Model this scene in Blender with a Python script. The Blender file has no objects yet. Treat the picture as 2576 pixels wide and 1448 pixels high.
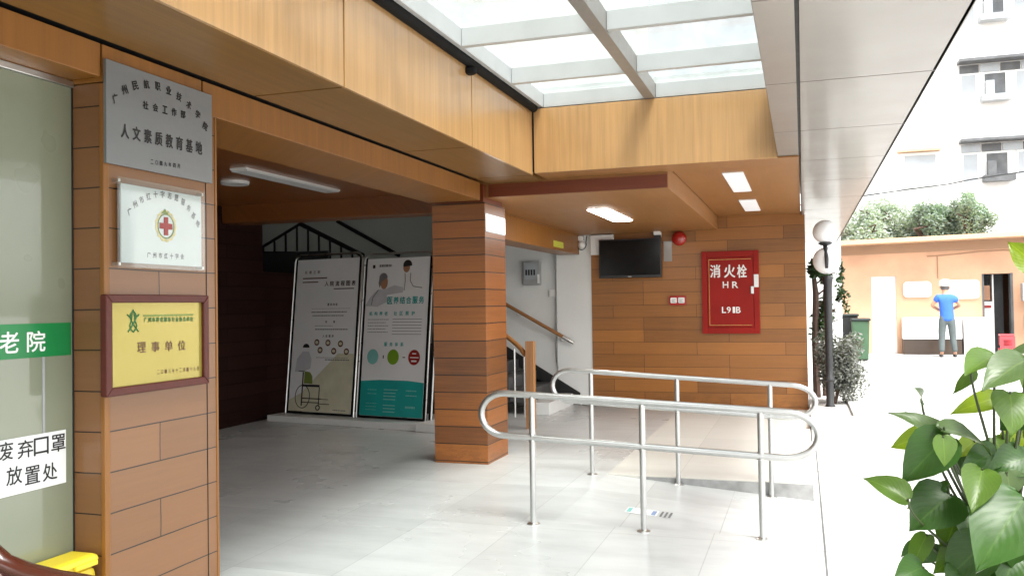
import bpy, bmesh, math, random
from mathutils import Vector, Matrix, noise
R = math.radians
S = bpy.context.scene
COL = S.collection

# ------------------------------------------------------------------ camera
EYE = Vector((0, 0, 1.42)); FPX = 2212.1; CX, CY = 1288.0, 724.0      # photo measured at 2576 x 1448
YAW, PIT, ROL = 0.31912, 0.01968, -0.01451
def camera_axes():
    c, s = math.cos(YAW), math.sin(YAW)
    Rz = Matrix(((c, s, 0), (-s, c, 0), (0, 0, 1)))
    B = Matrix(((1, 0, 0), (0, 0, -1), (0, 1, 0)))
    c, s = math.cos(PIT), math.sin(PIT); Rx = Matrix(((1, 0, 0), (0, c, s), (0, -s, c)))
    c, s = math.cos(ROL), math.sin(ROL); Rr = Matrix(((c, -s, 0), (s, c, 0), (0, 0, 1)))
    return Rr @ Rx @ B @ Rz
AX = camera_axes()
cam = bpy.data.cameras.new('camera'); cam.sensor_width = 36; cam.lens = 36 * FPX / 2576
cam.clip_start = 0.05; cam.clip_end = 600
co = bpy.data.objects.new('camera', cam); COL.objects.link(co)
m = Matrix((AX[0], -AX[1], -AX[2])).transposed().to_4x4(); m.translation = EYE
co.matrix_world = m; S.camera = co
def ray(x, y): return AX.transposed() @ Vector(((x - CX) / FPX, (y - CY) / FPX, 1))
def at_y(x, y, Y): d = ray(x, y); return EYE + d * (Y / d.y)
def at_x(x, y, X): d = ray(x, y); return EYE + d * (X / d.x)
def at_d(x, y, D): return EYE + ray(x, y) * D

# ------------------------------------------------------------------ light
SUN_EL, SUN_AZ = 62, 140           # soft overcast sun: high, from the right
W = bpy.data.worlds.new('World'); S.world = W; W.use_nodes = True
nt = W.node_tree; nt.nodes.clear()
sky = nt.nodes.new('ShaderNodeTexSky'); sky.sky_type = 'NISHITA'; sky.sun_disc = False
sky.sun_elevation = R(SUN_EL); sky.sun_rotation = R(SUN_AZ); sky.dust_density = 3; sky.ozone_density = 1
hs = nt.nodes.new('ShaderNodeHueSaturation'); hs.inputs['Saturation'].default_value = 0.08
bg = nt.nodes.new('ShaderNodeBackground'); bg.inputs[1].default_value = 0.15
wo = nt.nodes.new('ShaderNodeOutputWorld')
nt.links.new(sky.outputs[0], hs.inputs['Color']); nt.links.new(hs.outputs[0], bg.inputs[0]); nt.links.new(bg.outputs[0], wo.inputs[0])
sl = bpy.data.lights.new('sun', 'SUN'); sl.energy = 1.5; sl.angle = R(20); sl.color = (1, .97, .92)
so = bpy.data.objects.new('sun', sl); COL.objects.link(so)
sd = Vector((math.sin(R(SUN_AZ)) * math.cos(R(SUN_EL)), math.cos(R(SUN_AZ)) * math.cos(R(SUN_EL)), math.sin(R(SUN_EL))))
so.rotation_euler = sd.to_track_quat('Z', 'Y').to_euler(); so.location = (6, -4, 14)
S.view_settings.view_transform = 'Standard'; S.view_settings.look = 'None'
S.view_settings.exposure = 2.1; S.view_settings.gamma = 1
S.render.engine = 'CYCLES'
try:
    S.cycles.use_denoising = True; S.cycles.max_bounces = 10; S.cycles.diffuse_bounces = 5
    S.cycles.sample_clamp_indirect = 8; S.cycles.caustics_reflective = False; S.cycles.caustics_refractive = False
except Exception: pass

# ------------------------------------------------------------------ materials
class NT:
    def __init__(s, name):
        s.m = bpy.data.materials.new(name); s.m.use_nodes = True; s.t = s.m.node_tree
        s.b = s.t.nodes['Principled BSDF']; s.o = s.t.nodes['Material Output']
    def n(s, t, **k):
        x = s.t.nodes.new('ShaderNode' + t)
        for a, v in k.items():
            if a.startswith('i_'): x.inputs[a[2:].replace('_', ' ')].default_value = v
            else: setattr(x, a, v)
        return x
    def l(s, a, b): s.t.links.new(a, b)
    def math(s, op, a, b=None, c=None):
        x = s.n('Math', operation=op)
        for i, v in enumerate((a, b, c)):
            if v is None: continue
            if isinstance(v, (int, float)): x.inputs[i].default_value = v
            else: s.l(v, x.inputs[i])
        return x.outputs[0]
    def mix(s, f, a, b, mode='MIX'):
        x = s.n('Mix', data_type='RGBA', blend_type=mode)
        for i, v in ((0, f), (6, a), (7, b)):
            if isinstance(v, (int, float)): x.inputs[i].default_value = v
            elif isinstance(v, tuple): x.inputs[i].default_value = v if len(v) == 4 else (*v, 1)
            else: s.l(v, x.inputs[i])
        return x.outputs[2]
    def pos(s):
        g = s.n('NewGeometry'); x = s.n('SeparateXYZ'); s.l(g.outputs['Position'], x.inputs[0]); return x.outputs
    def comb(s, x, y, z):
        c = s.n('CombineXYZ')
        for i, v in enumerate((x, y, z)):
            if isinstance(v, (int, float)): c.inputs[i].default_value = v
            else: s.l(v, c.inputs[i])
        return c.outputs[0]
    def noise(s, vec, scale, detail=4, rough=.55):
        x = s.n('TexNoise'); x.inputs['Scale'].default_value = scale; x.inputs['Detail'].default_value = detail
        x.inputs['Roughness'].default_value = rough; s.l(vec, x.inputs['Vector']); return x.outputs['Fac']
    def ramp(s, f, stops):
        x = s.n('ValToRGB'); e = x.color_ramp.elements
        while len(e) < len(stops): e.new(.5)
        for k, (p, c) in zip(e, stops): k.position = p; k.color = (*c, 1) if len(c) == 3 else c
        s.l(f, x.inputs[0]); return x.outputs[0]
    def bump(s, h, st, dist=.01):
        x = s.n('Bump'); x.inputs['Strength'].default_value = st; x.inputs['Distance'].default_value = dist
        s.l(h, x.inputs['Height']); s.l(x.outputs[0], s.b.inputs['Normal'])
    def set(s, **k):
        for a, v in k.items(): s.b.inputs[a.replace('_', ' ')].default_value = v
        return s
def mul(c, k): return tuple(min(1, x * k) for x in c)
def pbr(name, col, rough=.5, metal=0, coat=0, var=.12, scale=6, bump=0, spec=.5, rv=.08, trans=0):
    q = NT(name); q.set(Roughness=rough, Metallic=metal, Coat_Weight=coat, Coat_Roughness=.12, Specular_IOR_Level=spec)
    g = q.n('NewGeometry').outputs['Position']
    f = q.noise(g, scale, 6)
    c = q.ramp(f, [(.25, mul(col, 1 - var)), (.75, mul(col, 1 + var))]); q.l(c, q.b.inputs['Base Color'])
    r = q.math('MULTIPLY_ADD', q.noise(g, scale * 2.7, 3), rv * 2, rough - rv); q.l(r, q.b.inputs['Roughness'])
    if bump: q.bump(q.noise(g, scale * 12, 3), bump)
    return q.m
def emit(name, col, st, base=.8):
    q = NT(name); q.set(Base_Color=(base, base, base, 1), Roughness=.3, Emission_Color=(*col, 1), Emission_Strength=st); return q.m
def veneer(name, col, coat=.25, rough=.38, axis='Z', stretch=1.0, dark=.72, light=1.22):
    """smooth wood veneer; the grain runs along `axis`"""
    q = NT(name); p = q.pos()
    u = q.math('ADD', p[0], q.math('MULTIPLY', p[1], 1.0))
    if axis == 'Z': a, b = u, p[2]
    elif axis == 'Y': a, b = q.math('ADD', p[0], p[2]), p[1]
    else: a, b = q.math('ADD', p[1], p[2]), p[0]
    v = q.comb(q.math('MULTIPLY', a, 26 * stretch), q.math('MULTIPLY', b, .9), 0)
    v2 = q.comb(q.math('MULTIPLY', a, 120 * stretch), q.math('MULTIPLY', b, 2.5), 3.1)
    f = q.noise(v, 1, 5, .6); f2 = q.noise(v2, 1, 3); f3 = q.noise(q.comb(p[0], p[1], p[2]), 1.3, 3)
    s = q.math('ADD', q.math('ADD', q.math('MULTIPLY', f, .55), q.math('MULTIPLY', f2, .2)), q.math('MULTIPLY', f3, .25))
    c = q.ramp(s, [(.3, mul(col, dark)), (.52, col), (.72, mul(col, light))]); q.l(c, q.b.inputs['Base Color'])
    q.set(Roughness=rough, Coat_Weight=coat, Coat_Roughness=.16)
    q.l(q.math('MULTIPLY_ADD', f3, .2, rough - .1), q.b.inputs['Roughness'])
    q.bump(f2, .04, .004); return q.m
def planks(name, col, row=.1667, width=.65, zph=0., uph=0., joint=.0035, offset=.5, coat=.2, rough=.38, var=.28, spread=None, freq=2):
    """horizontal cladding boards with dark joints, tone varying from board to board, grain along the board"""
    q = NT(name); p = q.pos()
    u = q.math('ADD', q.math('ADD', p[0], p[1]), uph); z = q.math('ADD', p[2], zph)
    b = q.n('TexBrick', offset=offset, offset_frequency=freq, squash=1.0)
    b.inputs['Scale'].default_value = 1; b.inputs['Mortar Size'].default_value = joint; b.inputs['Mortar Smooth'].default_value = .2
    b.inputs['Bias'].default_value = 0; b.inputs['Brick Width'].default_value = width; b.inputs['Row Height'].default_value = row
    b.inputs['Color1'].default_value = (0, 0, 0, 1); b.inputs['Color2'].default_value = (1, 1, 1, 1); b.inputs['Mortar'].default_value = (.5, .5, .5, 1)
    wob = q.math('MULTIPLY', q.math('SUBTRACT', q.noise(q.comb(q.math('MULTIPLY', u, 1.3), q.math('MULTIPLY', p[2], 5), 2), 1, 3), .5), .012)
    q.l(q.comb(q.math('ADD', u, wob), q.math('ADD', z, wob), 0), b.inputs['Vector'])
    rowid = q.math('FLOOR', q.math('DIVIDE', z, row))
    g = q.noise(q.comb(q.math('MULTIPLY', u, 2.2), q.math('MULTIPLY', z, 46), q.math('MULTIPLY', rowid, 3.7)), 1, 5, .6)
    g2 = q.noise(q.comb(q.math('MULTIPLY', u, 7), q.math('MULTIPLY', z, 190), rowid), 1, 3)
    fb = q.noise(q.comb(p[0], p[1], p[2]), 1.7, 3)
    sp = q.n('SeparateColor'); q.l(b.outputs['Color'], sp.inputs[0])
    tone = q.math('ADD', q.math('ADD', q.math('MULTIPLY', sp.outputs[0], .34), q.math('MULTIPLY', g, .38)), q.math('ADD', q.math('MULTIPLY', g2, .12), q.math('MULTIPLY', fb, .22)))
    c = q.ramp(tone, [(.25, mul(col, 1 - var)), (.5, col), (.8, mul(col, 1 + var))])
    c = q.mix(b.outputs['Fac'], c, mul(col, .06))
    sc = q.noise(q.comb(q.math('MULTIPLY', u, 6), q.math('MULTIPLY', p[2], 14), 0), 1, 5, .7)
    low = q.math('MULTIPLY', q.math('SUBTRACT', 1, q.math('MINIMUM', 1, q.math('MULTIPLY', p[2], 4))), q.math('GREATER_THAN', sc, .5))
    chip = q.math('GREATER_THAN', q.noise(q.comb(q.math('MULTIPLY', u, 3), q.math('MULTIPLY', p[2], 9), 7), 2, 6, .7), .70)
    c = q.mix(q.math('MULTIPLY', q.math('MAXIMUM', low, chip), .35), c, mul(col, .35)); q.l(c, q.b.inputs['Base Color'])
    q.set(Roughness=rough, Coat_Weight=coat, Coat_Roughness=.15)
    q.l(q.math('MULTIPLY_ADD', fb, .16, rough - .08), q.b.inputs['Roughness'])
    h = q.math('ADD', q.math('MULTIPLY', b.outputs['Fac'], -1.), q.math('MULTIPLY', g2, .05)); q.bump(h, .35, .006)
    return q.m
def tiles(name, col, w, d, joint=.003, jcol=.35, rough=.25, ph=(0, 0), var=.06, stain=.12):
    q = NT(name); p = q.pos()
    b = q.n('TexBrick', offset=.0, offset_frequency=2, squash=1.0); b.inputs['Scale'].default_value = 1
    b.inputs['Mortar Size'].default_value = joint; b.inputs['Mortar Smooth'].default_value = .3; b.inputs['Bias'].default_value = 0
    b.inputs['Brick Width'].default_value = w; b.inputs['Row Height'].default_value = d
    b.inputs['Color1'].default_value = (*mul(col, 1 - var), 1); b.inputs['Color2'].default_value = (*mul(col, 1 + var), 1); b.inputs['Mortar'].default_value = (*mul(col, jcol), 1)
    q.l(q.comb(q.math('ADD', p[0], ph[0]), q.math('ADD', p[1], ph[1]), 0), b.inputs['Vector'])
    wv = q.noise(q.comb(q.math('MULTIPLY', p[0], 1.2), q.math('MULTIPLY', p[1], 3.2), 0), 1.6, 7, .65)
    big = q.noise(q.comb(p[0], p[1], 4.), .8, 4)
    f = q.ramp(wv, [(.35, (1 - stain,) * 3), (.6, (1, 1, 1))])
    c = q.mix(1., b.outputs['Color'], f, 'MULTIPLY'); q.l(c, q.b.inputs['Base Color'])
    q.set(Roughness=rough); q.l(q.math('MULTIPLY_ADD', big, .24, rough - .12), q.b.inputs['Roughness'])
    q.bump(q.math('MULTIPLY', b.outputs['Fac'], -1.), .2, .003); return q.m
def leafmat(name, col, rough=.3, tr=.35, var=.35, scale=9, veins=False):
    q = NT(name); g = q.n('NewGeometry')
    f = q.noise(g.outputs['Position'], scale, 4)
    oi = q.n('ObjectInfo')
    c = q.ramp(f, [(.3, mul(col, 1 - var)), (.7, mul(col, 1 + var))])
    if veins:
        q.set(Specular_IOR_Level=.32)
        uv = q.n('UVMap'); sp = q.n('SeparateXYZ'); q.l(uv.outputs[0], sp.inputs[0])
        d = q.math('ABSOLUTE', q.math('SUBTRACT', sp.outputs[0], .5))
        mid = q.math('LESS_THAN', d, .022)
        w = q.math('SINE', q.math('MULTIPLY', q.math('SUBTRACT', sp.outputs[1], q.math('MULTIPLY', d, .9)), 52))
        lat = q.math('MULTIPLY', q.math('GREATER_THAN', w, .9), .10)
        c = q.mix(q.math('MAXIMUM', q.math('MULTIPLY', mid, .3), lat), c, mul((col[0] * 2.2 + .02, col[1] * 1.9 + .02, col[2] * 1.6 + .01), 1))
        q.bump(q.math('MULTIPLY_ADD', w, .5, q.math('MULTIPLY', d, -3)), .04, .004)
    q.l(c, q.b.inputs['Base Color'])
    q.set(Roughness=rough)
    t = q.n('BsdfTranslucent'); q.l(q.mix(1., c, (1.0, 1.25, .5), 'MULTIPLY'), t.inputs['Color'])
    mx = q.n('MixShader'); mx.inputs[0].default_value = tr
    q.l(q.b.outputs[0], mx.inputs[1]); q.l(t.outputs[0], mx.inputs[2]); q.l(mx.outputs[0], q.o.inputs['Surface']); return q.m
def glassmat(name, tint, gloss=.12, rough=.02, fk=.7, dirt=0):
    q = NT(name); q.t.nodes.remove(q.b)
    t = q.n('BsdfTransparent'); t.inputs[0].default_value = (*tint, 1)
    if dirt:
        p = q.pos(); f = q.noise(q.comb(q.math('MULTIPLY', p[0], 5), p[1], p[2]), 1.4, 6, .65)
        q.l(q.ramp(f, [(.3, mul(tint, 1 - dirt)), (.65, tint)]), t.inputs[0])
    g = q.n('BsdfGlossy'); g.inputs['Roughness'].default_value = rough
    lw = q.n('LayerWeight'); lw.inputs['Blend'].default_value = .25
    mx = q.n('MixShader'); q.l(q.math('MULTIPLY_ADD', lw.outputs['Fresnel'], fk, gloss * .3), mx.inputs[0])
    q.l(t.outputs[0], mx.inputs[1]); q.l(g.outputs[0], mx.inputs[2]); q.l(mx.outputs[0], q.o.inputs['Surface']); return q.m

OR = (.40, .185, .065)
M = {}
M['pillar'] = planks('pillar_planks', (.24, .078, .012), row=.155, width=20, zph=-.95 + 20 * .155, uph=7.7, coat=.12, var=.55, joint=.005)
M['plaque_pillar'] = planks('plaque_pillar_planks', (.195, .086, .031), row=.1667, width=.65, zph=-.594 + .1667 * 9, uph=2.7 - 3.525 + .65 * 9, coat=.3, var=.14, joint=.003)
M['wall'] = planks('wall_planks', (.275, .105, .019), row=.171, width=1.15, zph=-.8841 + 10 * .171, uph=.3, offset=.37, freq=3, coat=.03, var=.36, joint=.0025)
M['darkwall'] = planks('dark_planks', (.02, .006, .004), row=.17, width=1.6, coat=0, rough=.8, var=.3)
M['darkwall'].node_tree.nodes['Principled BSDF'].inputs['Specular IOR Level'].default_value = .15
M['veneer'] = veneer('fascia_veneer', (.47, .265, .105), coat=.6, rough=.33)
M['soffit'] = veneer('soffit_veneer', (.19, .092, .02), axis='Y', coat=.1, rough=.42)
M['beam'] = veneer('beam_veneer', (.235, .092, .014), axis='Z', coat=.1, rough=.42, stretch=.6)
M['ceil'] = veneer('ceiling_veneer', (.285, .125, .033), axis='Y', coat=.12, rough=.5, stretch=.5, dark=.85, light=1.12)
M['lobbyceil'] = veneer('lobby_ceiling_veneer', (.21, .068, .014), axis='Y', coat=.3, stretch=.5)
M['redwood'] = veneer('red_wood', (.15, .03, .009), axis='X', coat=.15)
M['canopy'] = pbr('canopy_panel', (.25, .225, .20), .34, var=.04, scale=1.2, coat=.25)
M['barmetal'] = pbr('bar_paint', (.46, .47, .465), .4, var=.05, coat=.2)
M['mainbar'] = pbr('main_bar_paint', (.22, .20, .18), .35, var=.05, coat=.2)
M['black'] = pbr('black_joint', (.008, .008, .008), .6)
M['blackmetal'] = pbr('black_metal', (.008, .008, .008), .7, spec=.12)
M['steel'] = pbr('steel', (.62, .62, .60), .3, metal=1, var=.06)
M['railmetal'] = pbr('rail_steel', (.50, .50, .49), .33, metal=.9, var=.08, scale=12)
M['white'] = pbr('white_paint', (.76, .77, .75), .5, var=.03, scale=2)
M['whitewall'] = pbr('white_plaster', (.72, .73, .71), .7, var=.05, scale=1.5, bump=.03)
M['greywall'] = pbr('grey_plaster', (.40, .42, .39), .8, var=.05, scale=1.5)
M['plastic'] = pbr('white_plastic', (.78, .78, .76), .35, var=.03)
M['greyplastic'] = pbr('grey_plastic', (.33, .34, .34), .4)
M['floor'] = tiles('floor_tiles', (.58, .595, .58), .62, 1.24, ph=(.545 + 6.2, -6.641 + 12.4), joint=.0034, jcol=.76, rough=.3, stain=.14, var=.07)
M['platform'] = tiles('platform_tiles', (.60, .585, .53), .8, .8, joint=.002, jcol=.7, rough=.5, ph=(5, 5), stain=.03)
M['concrete'] = pbr('concrete_edge', (.27, .27, .265), .8, var=.3, scale=9, bump=.1)
M['ground'] = tiles('yard_paving', (.46, .46, .45), 1.2, .9, joint=.008, jcol=.22, rough=.7, ph=(7.2 - .1, 5), stain=.22)
M['red'] = pbr('red_paint', (.27, .007, .003), .5, spec=.25, coat=0, var=.15, scale=3)
M['redgloss'] = pbr('red_plastic', (.36, .014, .01), .2, coat=.5, var=.05)
M['screen'] = pbr('tv_screen', (.003, .003, .003), .22, var=.02, spec=.25)
M['silver'] = pbr('brushed_plate', (.21, .218, .22), .42, metal=.5, var=.02, scale=2, rv=.01)
M['acrylic'] = pbr('acrylic_plate', (.45, .475, .475), .12, coat=.5, var=.02)
M['acrylicedge'] = glassmat('clear_acrylic', (.95, .97, .96), .1, .05, .12)
M['gold'] = pbr('gold_plate', (.36, .295, .06), .22, metal=.35, var=.05, scale=2, coat=.2)
M['mahogany'] = veneer('mahogany_frame', (.075, .008, .003), axis='X', coat=.02, rough=.5)
M['ink'] = pbr('black_ink', (.01, .01, .01), .5)
M['brownink'] = pbr('brown_ink', (.10, .035, .015), .5)
M['greenink'] = pbr('green_ink', (.02, .13, .03), .5)
M['oliveink'] = pbr('olive_ink', (.16, .22, .04), .5)
M['goldink'] = pbr('gold_ink', (.48, .38, .10), .35, metal=.4, scale=30, var=.3)
M['redink'] = pbr('red_ink', (.30, .012, .008), .5)
M['whiteink'] = pbr('white_ink', (.8, .8, .78), .5, var=.02)
M['tealink'] = pbr('teal_ink', (.01, .34, .31), .5)
M['aquaink'] = pbr('aqua_ink', (.20, .50, .46), .5)
M['limeink'] = pbr('lime_ink', (.19, .36, .015), .5)
M['greyink'] = pbr('grey_ink', (.17, .17, .17), .5)
M['paleink'] = pbr('pale_grey_ink', (.55, .56, .58), .5)
M['skinink'] = pbr('tan_ink', (.40, .20, .11), .5)
M['creamink'] = pbr('cream_ink', (.62, .60, .44), .5)
M['banner'] = pbr('banner_sheet', (.80, .81, .81), .4, var=.04, scale=2)
M['green'] = pbr('green_film', (.005, .20, .05), .35, coat=.08, var=.05)
M['paper'] = pbr('paper', (.78, .79, .78), .7, var=.02)
M['frost'] = pbr('frosted_glass', (.21, .23, .16), .3, coat=1, var=.08, scale=.9)
M['frost'].node_tree.nodes['Principled BSDF'].inputs['Coat Roughness'].default_value = .025
M['clear'] = glassmat('roof_glass', (.76, .79, .79), .08, .02, .3, .10)
M['lampon'] = emit('lamp_lit', (1, .98, .94), 7.0)
M['wallglow'] = emit('wall_patch_glow', (1, .98, .95), .5)  # emissive white for the bright patch on the middle pillar
M['panelon'] = emit('panel_lit', (.95, .98, 1), .12, .6)
M['lampoff'] = pbr('lamp_diffuser', (.62, .64, .64), .4, var=.02)
M['globe'] = pbr('opal_globe', (.88, .88, .88), .25, coat=.4, var=.02)
M['iron'] = pbr('cast_iron', (.02, .02, .021), .42, var=.2)
M['handwood'] = veneer('handrail_wood', (.30, .13, .04), axis='X', coat=.4)
M['newel'] = veneer('newel_wood', (.42, .19, .06), axis='Z', coat=.3)
M['orange'] = pbr('orange_wall', (.62, .37, .235), .8, var=.16, scale=1.3)
M['eave'] = pbr('brown_eave', (.36, .225, .14), .8, var=.08, scale=1)
M['orangeroof'] = pbr('orange_eave', (.60, .38, .23), .8, var=.08, scale=1)
M['darkwood'] = veneer('dark_bench_wood', (.05, .03, .018), axis='X')
M['lidgreen'] = pbr('dark_green_plastic', (.012, .02, .018), .4)
M['bingreen'] = pbr('green_plastic', (.045, .10, .05), .4)
M['blackplastic'] = pbr('black_plastic', (.015, .016, .016), .4)
M['pink'] = pbr('red_stool_plastic', (.48, .05, .06), .4)
M['blue'] = pbr('blue_cloth', (.035, .13, .52), .8, var=.12, scale=8)
M['trouser'] = pbr('grey_cloth', (.09, .11, .11), .85, var=.15, scale=8)
M['skin'] = pbr('skin', (.45, .24, .15), .55, var=.05)
M['hair'] = pbr('hair', (.10, .09, .085), .6)
M['yellow'] = pbr('yellow_plastic', (.72, .55, .03), .4, var=.06)
M['chairwood'] = veneer('chair_wood', (.075, .016, .008), axis='X', coat=.6, rough=.25)
M['bark'] = pbr('bark', (.06, .035, .025), .9, var=.4, scale=20, bump=.3)
M['stem'] = pbr('green_stem', (.035, .05, .015), .5, var=.3)
M['leafdark'] = leafmat('leaf_dark', (.028, .074, .011), .36, .22, veins=True)
M['leafmid'] = leafmat('leaf_mid', (.07, .128, .018), .34, .28, veins=True)
M['leafyellow'] = leafmat('leaf_yellow', (.17, .23, .018), .3, .42, veins=True)
M['leafgrey'] = leafmat('leaf_grey', (.065, .105, .035), .32, .2, veins=True)
M['bushleaf'] = leafmat('bush_leaf', (.15, .155, .14), .4, .2, .5, 20)
M['vineleaf'] = leafmat('vine_leaf', (.03, .06, .02), .4, .25, .6, 14)
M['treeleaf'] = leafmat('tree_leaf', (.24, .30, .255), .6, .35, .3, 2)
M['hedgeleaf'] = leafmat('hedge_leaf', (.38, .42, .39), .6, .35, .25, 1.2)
M['aptwall'] = pbr('apartment_wall', (.78, .78, .77), .8, var=.03)
M['aptglass'] = pbr('apartment_glass', (.34, .37, .39), .2, var=.2, scale=1)
M['aptdark'] = pbr('apartment_dark', (.10, .105, .11), .5, var=.4, scale=3)
M['planterstone'] = pbr('planter_stone', (.40, .40, .385), .7, var=.15, scale=5)
M['darkstone'] = pbr('dark_step_stone', (.06, .06, .06), .4, var=.2)
M['soil'] = pbr('pebbles', (.45, .44, .42), .9, var=.5, scale=40, bump=.5)
M['interior'] = pbr('room_wall', (.42, .46, .36), .8, var=.05, scale=1)
M['awning'] = pbr('white_awning', (.80, .80, .79), .6, var=.03)
M['aqua'] = pbr('aqua_sheet', (.45, .75, .75), .6, var=.03)
M['bluegrey'] = pbr('blue_grey_ink', (.22, .30, .48), .5)
M['yellowsign'] = pbr('yellow_green_sticker', (.50, .52, .06), .5, var=.2, scale=60)

# ------------------------------------------------------------------ mesh helpers
def wloc(o):
    v = Vector((0, 0, 0))
    while o is not None: v += o.location; o = o.parent
    return v
def tag(o, label=None, cat=None, group=None, kind=None):
    if label: o['label'] = label
    if cat: o['category'] = cat
    if group: o['group'] = group
    if kind: o['kind'] = kind
    return o
def thing(name, label, cat, loc, group=None):
    o = bpy.data.objects.new(name, None); o.empty_display_size = .1; COL.objects.link(o); o.location = loc
    return tag(o, label, cat, group)
def obj(name, bm, mat, parent=None, label=None, cat=None, group=None, kind=None, smooth=False, bevel=0, split=35):
    """one mesh object; its bmesh is in world metres, shifted to sit under its parent"""
    if not isinstance(bm, bmesh.types.BMesh): me = bm
    else:
        me = bpy.data.meshes.new(name); bm.to_mesh(me); bm.free()
    if parent is None:
        xs = [v.co.x for v in me.vertices]; ys = [v.co.y for v in me.vertices]; zs = [v.co.z for v in me.vertices]
        o0 = Vector(((min(xs) + max(xs)) / 2, (min(ys) + max(ys)) / 2, min(zs)))
    else: o0 = wloc(parent)
    me.transform(Matrix.Translation(-o0))
    o = bpy.data.objects.new(name, me); COL.objects.link(o)
    if parent is None: o.location = o0
    else: o.parent = parent
    for mm in (mat if isinstance(mat, (list, tuple)) else [mat]): me.materials.append(M[mm] if isinstance(mm, str) else mm)
    if smooth:
        for p in me.polygons: p.use_smooth = True
        try: me.set_sharp_from_angle(angle=R(split))
        except Exception: pass
    if bevel:
        b = o.modifiers.new('bevel', 'BEVEL'); b.width = bevel; b.segments = 2; b.limit_method = 'ANGLE'; b.angle_limit = R(40)
    return tag(o, label, cat, group, kind)
def B(): return bmesh.new()
XZ = (Vector((1, 0, 0)), Vector((0, 0, 1)))          # a face looking towards -Y
YZ = (Vector((0, 1, 0)), Vector((0, 0, 1)))          # a face looking towards +X
def box(bm, x0, x1, y0, y1, z0, z1):
    vs = [bm.verts.new(c) for c in ((x0, y0, z0), (x1, y0, z0), (x1, y1, z0), (x0, y1, z0), (x0, y0, z1), (x1, y0, z1), (x1, y1, z1), (x0, y1, z1))]
    for f in ((0, 3, 2, 1), (4, 5, 6, 7), (0, 1, 5, 4), (1, 2, 6, 5), (2, 3, 7, 6), (3, 0, 4, 7)): bm.faces.new([vs[i] for i in f])
    return bm
def fbox(bm, o, uv, u0, u1, v0, v1, n0, n1):
    """box in a face frame: o + u*U + v*V + n*(U x V)"""
    U, V = uv; N = U.cross(V); o = Vector(o)
    vs = [bm.verts.new(o + U * a + V * b + N * c) for a, b, c in ((u0, v0, n0), (u1, v0, n0), (u1, v1, n0), (u0, v1, n0), (u0, v0, n1), (u1, v0, n1), (u1, v1, n1), (u0, v1, n1))]
    for f in ((0, 3, 2, 1), (4, 5, 6, 7), (0, 1, 5, 4), (1, 2, 6, 5), (2, 3, 7, 6), (3, 0, 4, 7)): bm.faces.new([vs[i] for i in f])
    return bm
def prism(bm, pts, o, uv, n0, n1):
    U, V = uv; N = U.cross(V); o = Vector(o); k = len(pts)
    a = [bm.verts.new(o + U * p[0] + V * p[1] + N * n0) for p in pts]; b = [bm.verts.new(o + U * p[0] + V * p[1] + N * n1) for p in pts]
    bm.faces.new(b); bm.faces.new(a[::-1])
    for i in range(k): bm.faces.new((a[i], a[(i + 1) % k], b[(i + 1) % k], b[i]))
    return bm
def ell(cx, cy, rx, ry, n=28, a0=0, a1=360):
    return [(cx + rx * math.cos(R(a0 + (a1 - a0) * i / n)), cy + ry * math.sin(R(a0 + (a1 - a0) * i / n))) for i in range(n if a1 - a0 == 360 else n + 1)]
def tube(bm, pts, r, n=12, closed=False, cap=True, flat=1):
    pts = [Vector(p) for p in pts]; k = len(pts); rr = r if isinstance(r, (list, tuple)) else [r] * k
    T = []
    for i in range(k):
        if closed: d = pts[(i + 1) % k] - pts[i - 1]
        else: d = pts[min(i + 1, k - 1)] - pts[max(i - 1, 0)]
        T.append(d.normalized())
    up = Vector((0, 0, 1)) if abs(T[0].z) < .9 else Vector((1, 0, 0))
    nrm = (up - T[0] * up.dot(T[0])).normalized(); rings = []
    for i in range(k):
        nrm = nrm - T[i] * nrm.dot(T[i]); nrm = nrm.normalized() if nrm.length > 1e-6 else T[i].orthogonal().normalized()
        bn = T[i].cross(nrm)
        rings.append([bm.verts.new(pts[i] + (nrm * math.cos(2 * math.pi * j / n) * flat + bn * math.sin(2 * math.pi * j / n)) * rr[i]) for j in range(n)])
    for i in range(k if closed else k - 1):
        a, b = rings[i], rings[(i + 1) % k]
        for j in range(n): bm.faces.new((a[j], a[(j + 1) % n], b[(j + 1) % n], b[j]))
    if cap and not closed: bm.faces.new(rings[0][::-1]); bm.faces.new(rings[-1])
    return bm
def lathe(bm, prof, c, n=24):
    c = Vector(c); rings = []
    for r, z in prof: rings.append([bm.verts.new(c + Vector((r * math.cos(2 * math.pi * j / n), r * math.sin(2 * math.pi * j / n), z))) for j in range(n)])
    for a, b in zip(rings, rings[1:]):
        for j in range(n): bm.faces.new((a[j], a[(j + 1) % n], b[(j + 1) % n], b[j]))
    if prof[0][0] > 1e-5: bm.faces.new(rings[0][::-1])
    if prof[-1][0] > 1e-5: bm.faces.new(rings[-1])
    return bm
def sphere(bm, c, r, u=24, v=16, sz=1):
    return lathe(bm, [(max(1e-6, r * math.sin(math.pi * i / v)), -r * sz * math.cos(math.pi * i / v)) for i in range(v + 1)], c, u)

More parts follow.
